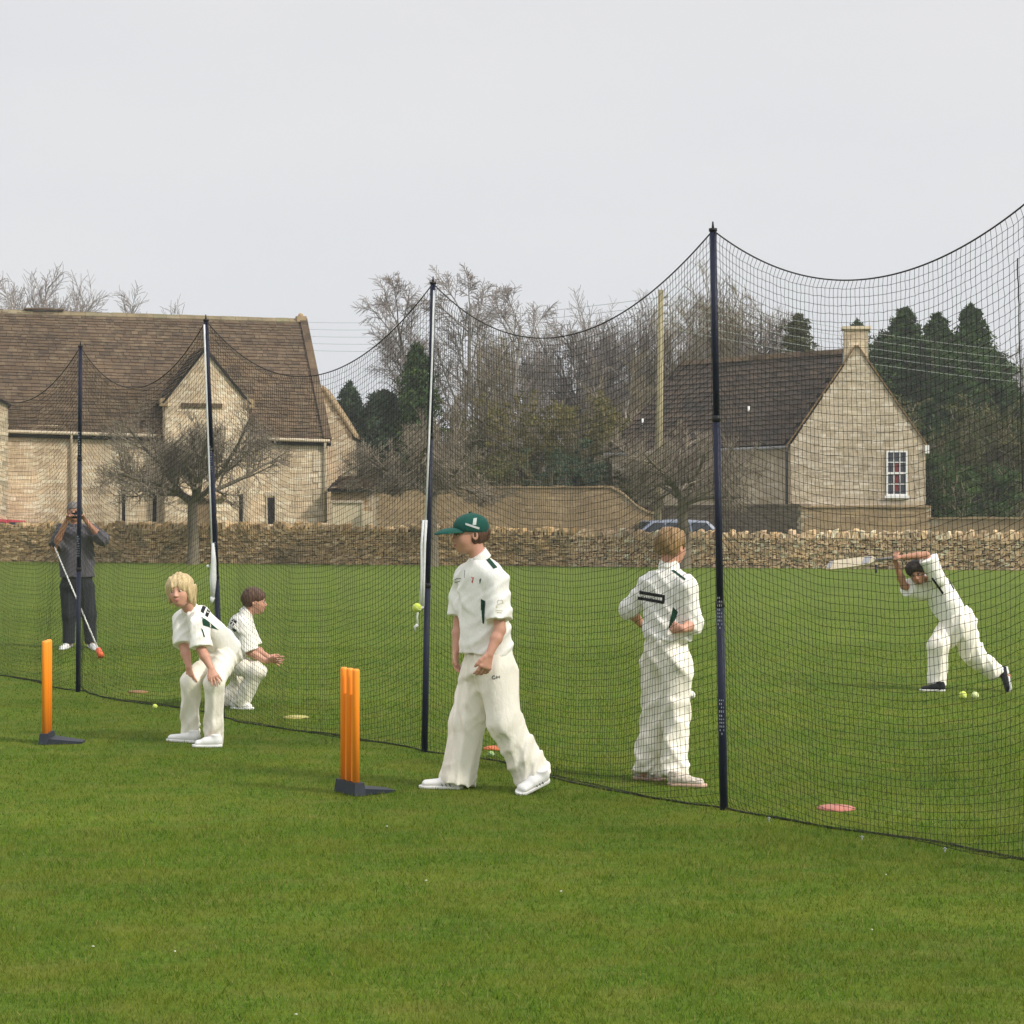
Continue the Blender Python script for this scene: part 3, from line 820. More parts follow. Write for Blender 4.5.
# ================================================================ utility pole and wires
def utility():
    A = G(658, 560); A = W(657.5, 517, 69.5); A[2] = 0
    root = thing('utility_pole', 'tall weathered wooden utility pole standing behind the right apple tree', 'utility pole', A)
    top = W(661, 290, 69.5) - A
    m = MB(); m.tube([[0, 0, -.1], top * .5, top], [.15, .125, .10], 12)
    m.build('pole', island_mat('weathered_wood', [C(.42, .36, .24), C(.30, .27, .15)], grime=.3, gscale=3), root, True)
    m = MB()
    ys = [0, .28, .56, .84, 1.1]
    for k in ys:
        m = MB(); c_ = top - UP * (k + .22); m.tube([c_ + [.06, 0, -.04], c_ + [.17, 0, -.04], c_ + [.215, 0, -.02], c_ + [.22, 0, .06]], [.02, .02, .045, .03], 8)
        m.build('insulator', plain('insulator', (.35, .33, .3), .4), root, True)
    wm = plain('pale_cable', (.30, .34, .30), .6, .05, 2)
    far = [W(1130, 360 + i * 7.5, 92.0) for i in range(5)]
    farL = [W(300, 322 + i * 7.0, 112.0) for i in range(5)]
    for i, k in enumerate(ys):
        p = A + top - UP * (k + .22) + np.array([.22, 0, 0])
        for q, nm, lb in ((far[i], 'overhead_wire', 'thin pale overhead wires running right from the utility pole past the chimney and pines'),
                          (farL[i], 'overhead_wire', 'thin pale overhead wires running left from the utility pole across the bare trees')):
            t = np.linspace(0, 1, 14); P = p + (q - p) * t[:, None]; P[:, 2] -= 4 * .35 * t * (1 - t)
            m = MB(); m.tube(P - p, .0085, 5, False); o = m.build(nm, wm); o.location = p
            o['label'] = lb; o['category'] = 'wire'; o['group'] = 'wires strung from the utility pole'
utility()

# ================================================================ cars behind the wall
def car(label, loc, rz, col, seed):
    root = thing('parked_car', label, 'car', loc, rz)
    L, Wd = 4.1, 1.66
    prof = [(-2.05, .35), (-2.08, .62), (-1.95, .86), (-1.1, .95), (-.45, 1.40), (.55, 1.46), (1.45, 1.40), (1.98, .95), (2.05, .6), (2.0, .3)]
    body = MB(); n = len(prof); rings = []
    secs = [(-.83, .0, .96), (-.80, .02, 1.0), (-.6, .02, 1.0), (0, .03, 1.0), (.6, .02, 1.0), (.80, .02, 1.0), (.83, 0, .96)]
    for (y, dz, s) in secs:
        ring = []
        for (x, z) in prof:
            yy = y * (1 - .16 * max(0, (z - .92) / .5)); ring.append([x * s, yy, .3 + (z - .3) * (s if z > .5 else 1) + (dz if z > 1.2 else 0)])
        rings.append(ring)
    V = np.array(rings).reshape(-1, 3); q = []
    for i in range(len(secs) - 1):
        for j in range(n):
            k = (j + 1) % n; q.append([i * n + j, i * n + k, (i + 1) * n + k, (i + 1) * n + j])
    t = []
    V = np.concatenate([V, [V[:n].mean(0)], [V[-n:].mean(0)]])
    for j in range(n):
        k = (j + 1) % n; t.append([len(V) - 2, k, j]); t.append([len(V) - 1, (len(secs) - 1) * n + j, (len(secs) - 1) * n + k])
    body.add(V, q, t)
    paint = NT('car_paint_%d' % seed); paint.base(col); paint.rough(.3).spec(.5); paint.b.inputs['Coat Weight'].default_value = .5
    b = body.build('body', paint.m, root, False)
    gl = glass_mat('car_glass', C(.015, .02, .025), .05)
    for sy in (-1, 1):
        for (x0, x1, xt0, xt1) in ((-.95, -.05, -.42, -.05), (.03, .85, .03, .80), (.93, 1.72, .88, 1.40)):
            w = MB(); a = .8 * sy; tp = .705 * sy; d = .012 * sy
            P = [[x0, a + d, .97], [x1, a + d, .97], [xt1, tp + d, 1.36], [xt0, tp + d, 1.36]]
            w.prism(P, np.array([0, 1.0 * sy, 0]), -.008, .004); w.build('side_window', gl, root)
    for (x0, z0, x1, z1, s) in ((-1.07, 1.0, -.50, 1.37, -1), (1.96, 1.0, 1.50, 1.37, 1)):
        w = MB(); P = np.array([[x0, -.66, z0], [x0, .66, z0], [x1, .6, z1], [x1, -.6, z1]]); nn = nrm(np.cross(P[1] - P[0], P[3] - P[0])); nn = nn * (1 if nn[2] > 0 else -1)
        w.prism(P, nn, .015, .03); w.build('windscreen' if s < 0 else 'rear_window', gl, root)
    for x in (-1.3, 1.3):
        for y in (-.74, .74):
            w = MB(); w.tube([[x, y - .1, .31], [x, y + .1, .31]], .31, 18); ty = w.build('tyre', plain('tyre_rubber', (.02, .02, .02), .8), root, True)
            w = MB(); s = 1 if y > 0 else -1; w.tube([[x, y + s * .101, .31], [x, y + s * .115, .31]], .19, 14); w.build('rim', plain('alloy', (.5, .5, .52), .35, .05, 5, .5, metal=.7), ty, True)
    for y in (-.55, .55):
        w = MB(); w.ball([-2.0, y, .72], [.08, .16, .09], 10, 8); w.build('headlight', plain('lamp_clear', (.7, .7, .7), .15), root, True)
        w = MB(); w.ball([2.0, y, .8], [.06, .12, .12], 10, 8); w.build('tail_light', plain('lamp_red', (.35, .01, .01), .2), root, True)
    return root
p = W(660, 517, 67.0); car('silver-blue parked car, its top showing over the wall behind the right apple tree', (p[0], p[1], 0), math.radians(12), C(.15, .18, .25), 1)
p = W(-24, 517, 70.4); car('red parked car at the far left, only its roof showing over the wall', (p[0], 71.3, 0), math.radians(14), C(.42, .02, .03), 2)
# ================================================================ trees
def segs_mesh(name, S, mat, sides_of, off=None):
    """S: (n,8) p0(3) p1(3) r0 r1 ; builds open prisms"""
    S = np.asarray(S, float)
    out = MB()
    for sides, sel in sides_of(S):
        T = S[sel]
        if not len(T): continue
        p0, p1, r0, r1 = T[:, :3], T[:, 3:6], T[:, 6], T[:, 7]
        d = p1 - p0; d /= (np.linalg.norm(d, axis=1, keepdims=True) + 1e-9)
        a = np.where(np.abs(d[:, 2:3]) < .9, np.array([[0, 0, 1.0]]), np.array([[1.0, 0, 0]]))
        u = np.cross(d, a); u /= (np.linalg.norm(u, axis=1, keepdims=True) + 1e-9); w = np.cross(d, u)
        th = np.arange(sides) / sides * 2 * PI
        c, s = np.cos(th)[None, :, None], np.sin(th)[None, :, None]
        ring = c * u[:, None] + s * w[:, None]
        A = (p0 - d * (r0 * .3)[:, None])[:, None] + ring * r0[:, None, None]
        B = p1[:, None] + ring * r1[:, None, None]
        V = np.concatenate([A, B], 1)
        n = len(T); j = np.arange(sides); k = (j + 1) % sides
        q = np.stack([j, k, k + sides, j + sides], -1)
        Q = (q[None] + np.arange(n)[:, None, None] * 2 * sides).reshape(-1, 4)
        out.add(V.reshape(-1, 3), Q)
    return out.mesh(name, mat, True, off)

def thick(S): return [(8, S[:, 6] > .05), (5, (S[:, 6] <= .05))]
def thin(S): return [(4, S[:, 6] > .022), (3, S[:, 6] <= .022)]

def grow(rng, P, base, d0, length, r, maxlev):
    """P per level: (n_seg, wander, up, n_children, child_angle, len_ratio, start_frac)"""
    segs = []
    stack = [(np.array(base, float), nrm(d0), length, r, 0)]
    while stack:
        p, d, L, r, lv = stack.pop()
        nseg, wand, up, nch, ang, lr, st = P[min(lv, len(P) - 1)]
        rr = r; pts = [p]; dirs = [d]; rad = [r]
        rend = max(r * .42, RMIN)
        for i in range(nseg):
            d = nrm(d + rng.normal(0, wand, 3) + np.array([0, 0, up]))
            q = p + d * L / nseg
            r2 = r + (rend - r) * (i + 1) / nseg
            segs.append([*p, *q, rr, r2, lv])
            p, rr = q, r2; pts.append(p); dirs.append(d); rad.append(r2)
        if lv < maxlev:
            k = max(1, int(round(nch * rng.uniform(.8, 1.2))))
            for c in range(k):
                f = st + (1 - st) * (c + rng.uniform(.2, .9)) / k
                x = f * nseg; i = min(nseg - 1, int(x)); t = x - i
                bp = pts[i] * (1 - t) + pts[i + 1] * t; bd = dirs[i + 1]; br = rad[i] * (1 - t) + rad[i + 1] * t
                a = np.cross(bd, rng.normal(0, 1, 3)); a = nrm(a)
                th = math.radians(ang) * rng.uniform(.65, 1.3)
                nd = bd * math.cos(th) + a * math.sin(th)
                stack.append((bp, nd, L * lr * rng.uniform(.6, 1.15) * (1.15 - .5 * f), max(br * .62, RMIN), lv + 1))
    return np.array(segs)

RMIN = .008
def bark(name, c1, c2, tint=None):
    return island_mat(name, [c1, c2, c1], .9, .3, 1.2, .01, .1, tint)
M_BARK = bark('apple_bark', C(.15, .13, .095), C(.21, .18, .13), (C(.16, .16, .085), 3, .6))
M_TWIG = bark('apple_twig', C(.20, .165, .125), C(.36, .31, .24))
M_BARKB = bark('grey_bark', C(.21, .185, .155), C(.28, .25, .21))
M_TWIGB = bark('grey_twig', C(.25, .215, .195), C(.38, .34, .31))
M_TWIGO = bark('olive_twig', C(.22, .19, .125), C(.33, .28, .19))
M_BIRCH = bark('birch_bark', C(.30, .28, .25), C(.20, .18, .16))

def tree_from(segs, name, label, loc, split, mb, mt, group=None):
    root = thing(name, label, 'tree', loc, 0, group)
    big = segs[segs[:, 8] <= split]; small = segs[segs[:, 8] > split]
    obj('trunk', segs_mesh('trunk', big, mb, thick), root)
    obj('crown', segs_mesh('crown', small, mt, thin), root)
    return root

def copy_tree(o, parent=None):
    c = o.copy(); COL.objects.link(c); c.parent = parent
    for ch in list(o.children): copy_tree(ch, c)
    return c

def apple(px, py, seed, fork_py, half_px, top_py, label, lean=0.0):
    global RMIN
    RMIN = .0055
    rng = np.random.default_rng(seed)
    b = G(px, py)
    Y = b[1]; s = Y / F
    fork = (py - fork_py) * s; H = (py - top_py) * s; R = half_px * s
    segs = []
    # trunk: slightly crooked, flared foot
    pts = [np.array([0, 0, -.1]), np.array([.02 + lean * .3, 0, fork * .35]), np.array([-.03 + lean * .7, .03, fork * .7]), np.array([lean, 0, fork])]
    rs = [.24, .17, .155, .17]
    for i in range(3): segs.append([*pts[i], *pts[i + 1], rs[i], rs[i + 1], 0])
    segs = np.array(segs); nl = 8
    all_ = [segs]
    for i in range(nl):
        a = 2 * PI * i / nl + rng.uniform(-.3, .3)
        el = math.radians(rng.uniform(18, 32) if i % 2 else rng.uniform(38, 62))
        d = np.array([math.cos(a) * math.cos(el), .8 * math.sin(a) * math.cos(el), math.sin(el)])
        ln = R * rng.uniform(.80, 1.02) * (1.0 if abs(math.cos(a)) > .4 else .8)
        P = [(7, .13, -.03 if i % 2 else .02, 10, 52, .50, .18), (5, .17, .04, 10, 50, .60, .12), (4, .18, .06, 10, 50, .60, .08), (3, .16, .04, 5, 40, .6, .1)]
        g = grow(rng, P, pts[3] - UP * rng.uniform(0, .3), d, ln * 1.05, .085, 3)
        g[:, 8] += 1
        all_.append(g)
    S = np.concatenate(all_)
    # keep the flattened umbrella outline
    rad_ = np.hypot(S[:, 3] - lean, S[:, 4])
    mx = (S[:, 5] < fork + (H - fork) * np.sqrt(np.maximum(0, 1 - (rad_ / (R * 1.12)) ** 2)) * 1.02 + .15) & (S[:, 5] > fork * .86 + .22 * np.sin(S[:, 3] * 3))
    S = S[mx | (S[:, 8] <= 1) & (S[:, 5] < H)]
    return tree_from(S, 'apple_tree', label, b, 1, M_BARK, M_TWIG, 'bare apple trees along the field wall')
apple(193, 564.5, 3, 497, 108, 384, 'bare spreading apple tree in front of the barn, umbrella crown of fine twigs')
apple(432, 566.5, 8, 490, 95, 394, 'bare apple tree behind the second tall net pole, in front of the tall garden wall')
apple(684, 568.5, 14, 496, 86, 405, 'bare apple tree in front of the parked silver-blue car and cottage yard wall')

# --- tall bare trees beyond (a few kinds, then copies)
RMIN = .011
def proto_bare(seed, H, kind):
    rng = np.random.default_rng(seed)
    if kind == 'up':      # upright, many ascending limbs
        P = [(9, .05, .03, 22, 38, .50, .18), (6, .09, .09, 12, 36, .50, .15), (4, .12, .06, 11, 40, .55, .1), (3, .12, .03, 5, 40, .5, .1)]
        S = grow(rng, P, (0, 0, -.1), (0.03, 0, 1), H * .93, H * .016, 3)
    elif kind == 'wide':
        P = [(7, .07, .02, 17, 50, .62, .22), (6, .12, .07, 12, 42, .52, .2), (4, .13, .05, 12, 42, .52, .12), (3, .13, .02, 5, 38, .5, .1)]
        S = grow(rng, P, (0, 0, -.1), (0, 0, 1), H * .80, H * .020, 3)
    else:                 # birch: slim stems, clouds of fine drooping twigs high up
        P = [(10, .06, .02, 13, 34, .36, .40), (6, .10, .06, 11, 42, .42, .45), (4, .15, -.03, 14, 46, .62, .1), (3, .15, -.05, 4, 40, .5, .1)]
        S = grow(rng, P, (0, 0, -.1), (0.10, 0, 1), H * .97, H * .012, 3)
    return S

_protos = {}
def bare(kind, var, px, top_py, Y, label, mats, rz=0.0, gl='bare trees beyond the garden walls'):
    key = (kind, var, mats)
    H0 = 12.0
    H = zt(top_py, Y)
    if key not in _protos:
        S = proto_bare(100 + var * 7 + hash_s(kind), H0, kind)
        S[:, 6:8] = np.maximum(S[:, 6:8], .012)
        top = S[:, 5].max()
        mm = {'g': (M_BARKB, M_TWIGB), 'o': (M_BARKB, M_TWIGO), 'b': (M_BIRCH, M_TWIGB)}[mats]
        r = tree_from(S, {'up': 'bare_tree', 'wide': 'bare_tree', 'birch': 'birch_tree'}[kind], label, (0, 0, 0), 1, mm[0], mm[1], gl)
        _protos[key] = (r, top)
    else:
        r = copy_tree(_protos[key][0])
        r['label'] = label
    top = _protos[key][1]
    p = W(px, 517, Y)
    r.location = (p[0], p[1], 0); r.rotation_euler = (0, 0, rz)
    s = H / top; r.scale = (s, s, s)
    return r
def hash_s(k): return {'up': 1, 'wide': 2, 'birch': 3}[k]

BT = [
 ('wide', 0, 15, 252, 118, 'pale bare tree rising behind the barn ridge at the far left', 'g', .3),
 ('wide', 1, 62, 268, 122, 'pale bare tree behind the barn ridge slab', 'g', 1.3),
 ('wide', 0, 72, 276, 126, 'far pale bare tree behind the barn ridge, right of the ridge slab', 'g', 2.3),
 ('birch', 0, 436, 272, 92, 'tall birch leaning outward left of the second tall net pole', 'b', 3.4),
 ('birch', 1, 452, 262, 90, 'tallest slim birch, its top just right of the second tall net pole', 'b', .2),
 ('birch', 0, 498, 276, 94, 'feathery birch standing right of the tallest birch', 'b', 1.5),
 ('up', 0, 470, 318, 86, 'slender bare tree low between the two tall birches', 'o', .6),
 ('up', 1, 530, 322, 96, 'bare tree at the low dip of the skyline right of the birches', 'g', 2.0),
 ('up', 0, 562, 296, 98, 'bare grey tree right of the dip in the skyline', 'g', .9),
 ('wide', 1, 592, 284, 100, 'broad bare tree above the middle of the garden wall', 'g', 2.9),
 ('up', 1, 628, 290, 97, 'bare tree just left of the utility pole', 'g', 1.1),
 ('up', 0, 668, 282, 96, 'bare tree right behind the utility pole top', 'o', 2.6),
 ('up', 1, 700, 262, 93, 'tall bare tree left of the nearest net pole above the cottage roof', 'o', .4),
 ('wide', 1, 738, 272, 98, 'bare tree right of the nearest net pole above the cottage roof', 'g', 4.1),
 ('up', 0, 772, 292, 100, 'bare tree above the cottage roof left of the rounded conifer', 'o', 5.1),
 ('up', 1, 1045, 330, 104, 'bare tree at the right edge beyond the pines', 'g', 3.3),
 ('wide', 1, 542, 318, 106, 'far bare tree behind the dip of the skyline', 'g', .2),
 ('up', 0, 430, 300, 100, 'bare tree hidden behind the second tall net pole', 'g', 3.9),
 ('wide', 0, 648, 286, 105, 'far bare tree filling the gap left of the utility pole top', 'g', 5.0),
 ('wide', 0, 716, 284, 107, 'far bare tree behind the nearest net pole', 'g', 1.0),
 ('up', 0, 752, 300, 108, 'far bare tree over the middle of the cottage ridge', 'g', 3.0),
 ('up', 1, 828, 330, 106, 'low far bare tree between the rounded conifer and the chimney', 'g', 1.9),
 ('up', 0, 38, 266, 116, 'upright pale bare tree between the two at the left above the barn ridge', 'g', 1.7),
 ('wide', 0, 2, 258, 116, 'pale bare tree at the left edge, crown just above the barn ridge', 'g', 1.1),
 ('wide', 1, 50, 268, 119, 'near pale bare tree above the barn ridge, over the ridge slab', 'g', 3.6),
 ('wide', 0, 96, 286, 119, 'rightmost pale bare tree behind the barn ridge, only twigs showing', 'g', 4.6),
 ('wide', 1, -10, 276, 122, 'pale bare tree cut by the left edge above the barn', 'g', 5.3),
 ('wide', 0, 645, 340, 82, 'bare tree crowding the left end of the cottage roof', 'o', .8),
]
RMIN = .011
for (k, v, px, ty, Y, lb, m, rz) in BT: bare(k, v, px, ty, Y, lb, m, rz)

# --- evergreens
def leaf_mat(name, cols):
    if name in _mc: return _mc[name]
    t = NT(name); co = t.coord()
    g = t.n('ShaderNodeNewGeometry').outputs['Random Per Island']
    c = t.ramp(g, [(i / (len(cols) - 1), x) for i, x in enumerate(cols)])
    c = t.mix(1.0, c, t.ramp(t.noise(co, .7, 4), [(.3, (.65, .7, .7, 1)), (.7, (1.25, 1.2, 1.1, 1))]), 'MULTIPLY')
    t.base(c); t.rough(.7).spec(.15)
    tr = t.n('ShaderNodeBsdfTranslucent'); t.l(c, tr.inputs[0])
    ad = t.n('ShaderNodeMixShader'); ad.inputs[0].default_value = .2
    t.l(t.b.outputs[0], ad.inputs[1]); t.l(tr.outputs[0], ad.inputs[2]); t.l(ad.outputs[0], t.out.inputs[0])
    _mc[name] = t.m; return t.m
M_PINE = leaf_mat('pine_needles', [C(.026, .070, .016), C(.055, .110, .024), C(.036, .082, .020), C(.10, .125, .032)])
M_YEW = leaf_mat('blue_green_needles', [C(.04, .078, .045), C(.06, .10, .055), C(.08, .12, .062)])
M_OLIVE = leaf_mat('olive_leaves', [C(.06, .078, .024), C(.10, .108, .034), C(.135, .125, .042), C(.08, .095, .03)])
M_OCHRE = leaf_mat('ochre_leaves', [C(.14, .125, .04), C(.19, .16, .05), C(.11, .12, .04), C(.21, .17, .06)])
M_DKBARK = plain('dark_bark', (.06, .045, .03), .9, .3, 5)

def leaves(rng, C0, n_each, spread, size):
    """leaf-sized triangles round clump centres C0 (m,3); spread (m,) radius"""
    m = len(C0); n = m * n_each
    c = np.repeat(C0, n_each, 0); s = np.repeat(spread, n_each)
    o = rng.normal(0, 1, (n, 3)); o /= np.linalg.norm(o, axis=1, keepdims=True); o *= (rng.uniform(0, 1, n) ** .45)[:, None] * s[:, None]; o[:, 2] *= .6
    p = c + o
    a = rng.normal(0, 1, (n, 3)); a /= np.linalg.norm(a, axis=1, keepdims=True)
    b = np.cross(a, rng.normal(0, 1, (n, 3))); b /= np.linalg.norm(b, axis=1, keepdims=True)
    sz = size * rng.uniform(.6, 1.4, n)
    V = np.stack([p - b * (sz * .3)[:, None], p + b * (sz * .3)[:, None], p + a * sz[:, None]], 1)
    return V.reshape(-1, 3)

def evergreen(px, top_py, Y, half_px, label, mat, seed, shape='pine', name='pine_tree', base_frac=.06, dens=1.0, group='evergreens beyond the walls'):
    rng = np.random.default_rng(seed)
    p = W(px, 517, Y); H = zt(top_py, Y); R = half_px * Y / F * (1.8 if shape == 'pine' else 1.35)
    root = thing(name, label, 'tree', (p[0], p[1], 0), 0, group)
    segs = []; pts = [np.array([0, 0, -.1])]
    n = 10
    for i in range(1, n + 1): pts.append(np.array([rng.normal(0, .05), rng.normal(0, .05), H * i / n * .97]))
    for i in range(n): segs.append([*pts[i], *pts[i + 1], .28 * (1 - i / n) + .03, .28 * (1 - (i + 1) / n) + .03, 0])
    nb = int((330 if shape == 'pine' else 230) * dens * max(.5, H / 12)); cl = []; sp = []
    for i in range(nb):
        t = base_frac + (1 - base_frac) * ((i + rng.uniform(0, 1)) / nb) ** .8
        if shape == 'pine': prof = min(1, 2.3 * (1 - t) ** .95) * (.85 + .22 * math.sin(t * 17 + seed)) + .03
        elif shape == 'cone': prof = min(1, 1.5 * (1 - t)) ** .95 + .03
        else: prof = math.sqrt(max(0, 1 - ((t - .45) / .56) ** 2))
        a = rng.uniform(0, 2 * PI); Lb = R * prof * rng.uniform(.7, 1.15)
        z = H * t; up = rng.uniform(-.1, .35) if shape == 'pine' else rng.uniform(.05, .5)
        d = nrm([math.cos(a), math.sin(a), up])
        q0 = np.array([0, 0, z * .97]); q1 = q0 + d * Lb * .55 + [0, 0, 0]; q2 = q1 + nrm(d + [0, 0, .25]) * Lb * .45
        segs.append([*q0, *q1, .05, .035, 1]); segs.append([*q1, *q2, .035, .015, 1])
        k = max(2, int(Lb / .32))
        for j in range(k):
            f = .3 + .7 * ((j + rng.uniform(0, 1)) / k) ** .8
            c = q0 + (q1 - q0) * min(1, f / .55) if f < .55 else q1 + (q2 - q1) * (f - .55) / .45
            cl.append(c + rng.normal(0, .14, 3)); sp.append(rng.uniform(.2, .5) * (.5 + .5 * min(1, (1 - t) * 6)))
    cl = np.array(cl); cl[:, 2] = np.minimum(cl[:, 2], H); sp = np.array(sp)
    cl = np.concatenate([cl, cl * np.array([.55, .55, 1.0]) + rng.normal(0, .2, cl.shape)]); sp = np.concatenate([sp, sp * 1.2]); cl[:, 2] = np.clip(cl[:, 2], .1, None); cl[:, 2] = np.minimum(cl[:, 2], H - .12 - (1.0 if shape == 'round' else 2.1) * np.maximum(0, np.hypot(cl[:, 0], cl[:, 1]) - .05) * (1 + .35 * np.sin(np.arctan2(cl[:, 1], cl[:, 0]) * 5 + cl[:, 2] * 3))); sp = sp * np.clip(.25 + (H - cl[:, 2]) / 2.2, .25, 1)
    V = leaves(rng, cl, int(26), sp, .15)
    obj('trunk', segs_mesh('trunk', np.array(segs), M_DKBARK, thick), root)
    obj('crown', mesh_np('crown', V, None, np.arange(len(V)).reshape(-1, 3), False, mat), root)
    return root
EV = [
 (350, 380, 86, 26, 'dark blue-green fir showing just right of the barn end', M_YEW, 1, 'cone', 'fir_tree'),
 (384, 386, 85, 28, 'dark blue-green fir left of the second tall net pole', M_YEW, 2, 'round', 'fir_tree'),
 (417, 340, 84, 26, 'tallest dark fir with a broken top behind the second tall net pole', M_PINE, 3, 'cone', 'fir_tree'),
 (798, 308, 92, 32, 'rounded olive conifer behind the cottage ridge left of the chimney', M_OLIVE, 4, 'cone', 'conifer'),
 (858, 316, 94, 16, 'narrow dark conifer top poking up behind the chimney', M_PINE, 5, 'cone', 'conifer'),
 (904, 302, 90, 38, 'dark pine with a pointed top nearest the chimney', M_PINE, 6, 'pine', 'pine_tree'),
 (880, 335, 93, 30, 'lower dark pine flank between the chimney and the pointed pine', M_PINE, 46, 'pine', 'pine_tree'),
 (937, 307, 92, 32, 'middle dark pine, narrower and set back between the two big ones', M_PINE, 7, 'pine', 'pine_tree'),
 (971, 300, 88, 40, 'tallest broad dark pine right of the others', M_PINE, 8, 'pine', 'pine_tree'),
 (998, 350, 89, 34, 'shorter dark pine stepping down right of the tallest one', M_PINE, 48, 'pine', 'pine_tree'),
 (952, 345, 86, 36, 'green pine filling the gap in front of the middle pine', M_PINE, 49, 'pine', 'pine_tree'),
 (1016, 392, 87, 34, 'low green conifer at the foot of the pine group near the right edge', M_PINE, 50, 'pine', 'conifer'),
 (1052, 366, 90, 34, 'dark conifer at the right edge of the picture', M_PINE, 9, 'cone', 'conifer'),
]
for e in EV: evergreen(*e[:7], shape=e[7], name=e[8])

def bush(px, top_py, Y, half_px, label, mat, seed, leaf=1.0):
    rng = np.random.default_rng(seed)
    p = W(px, 517, Y); H = zt(top_py, Y); R = half_px * Y / F
    root = thing('bush', label, 'bush', (p[0], p[1], 0), 0, 'bushes beyond the garden walls')
    global RMIN
    RMIN = .010
    al = []
    for i in range(9):
        a = rng.uniform(0, 2 * PI); d = nrm([math.cos(a) * .45, math.sin(a) * .45, 1])
        P = [(5, .14, .02, 9, 40, .5, .2), (4, .15, .04, 7, 42, .55, .15), (3, .16, .03, 5, 40, .5, .1)]
        al.append(grow(rng, P, (math.cos(a) * R * .35 * rng.uniform(0, 1), math.sin(a) * .5, -.05), d, H * .8, .045, 2))
    S = np.concatenate(al); S = S[(S[:, 5] < H) & (np.abs(S[:, 3]) < R * 1.05)]
    obj('stems', segs_mesh('stems', S, M_TWIGO, thin), root)
    tips = S[S[:, 8] >= 1][:, 3:6]
    k = rng.choice(len(tips), min(len(tips), int(420 * leaf)), False)
    V = leaves(rng, tips[k], 26, rng.uniform(.12, .38, len(k)), .12)
    V[:, 2] = np.maximum(V[:, 2], .05)
    obj('foliage', mesh_np('foliage', V, None, np.arange(len(V)).reshape(-1, 3), False, mat), root)
BU = [
 (350, 430, 92, 32, 'dark green bush right against the barn end', M_YEW, 21, 1.2),
 (395, 425, 88, 36, 'dark olive bush left of the middle apple tree crown', M_OLIVE, 22, 1.2),
 (448, 405, 86, 36, 'olive-brown bush right behind the second tall net pole', M_OLIVE, 23, 1.0),
 (495, 392, 84, 36, 'brown bush above the garden wall, under the feathery birch', M_OCHRE, 24, .7),
 (540, 385, 82, 36, 'ochre bush above the middle of the garden wall', M_OCHRE, 25, .9),
 (585, 380, 82, 34, 'tall ochre-green bush left of the right apple tree crown', M_OCHRE, 26, .9),
 (622, 398, 81, 28, 'rusty ochre bush beside the left end of the cottage roof', M_OCHRE, 27, 1.0),
 (560, 440, 78, 40, 'low dark bush resting behind the garden wall top', M_YEW, 28, .8),
 (470, 445, 78, 40, 'low dull green bush behind the garden wall, beside the cap boy', M_OLIVE, 29, .8),
 (640, 455, 77.5, 26, 'small dark bush beside the curved end of the garden wall', M_OLIVE, 36, .8),
 (895, 400, 84, 40, 'olive thicket below the pointed pine, beside the cottage', M_OLIVE, 30, 1.2),
 (945, 385, 82, 40, 'dull green thicket below the middle pine', M_OLIVE, 31, .7),
 (990, 400, 80, 38, 'olive thicket below the broad pine flank', M_OLIVE, 32, 1.2),
 (1040, 405, 80, 34, 'green thicket at the right edge above the lower wall', M_OLIVE, 33, .7),
 (925, 440, 77, 34, 'dark low bush against the cottage right corner', M_PINE, 34, 1.2),
 (985, 455, 75, 44, 'dark low bush above the lower tan wall at the right', M_PINE, 35, 1.2),
]
for b_ in BU: bush(*b_)
# the far wood behind everything: reads as one mass
def far_wood():
    rng = np.random.default_rng(77); al = []
    n = 260; c = []; sp = []
    for i in range(n):
        x = rng.uniform(-45, 50); y = rng.uniform(118, 150); h = rng.uniform(2.5, 5.5) * (1 if x > -20 else .8)
        for j in range(6): c.append([x + rng.normal(0, .8), y, h * rng.uniform(.05, 1)]); sp.append(rng.uniform(.5, 1.3))
    V = leaves(rng, np.array(c), 26, np.array(sp), .4)
    V[:, 2] = np.maximum(V[:, 2], 0)
    o = obj('far_wood', mesh_np('far_wood', V, None, np.arange(len(V)).reshape(-1, 3), False, M_OLIVE))
    tag(o, 'far dark undergrowth of the wood behind all the trees', 'wood', None, 'stuff')
far_wood()
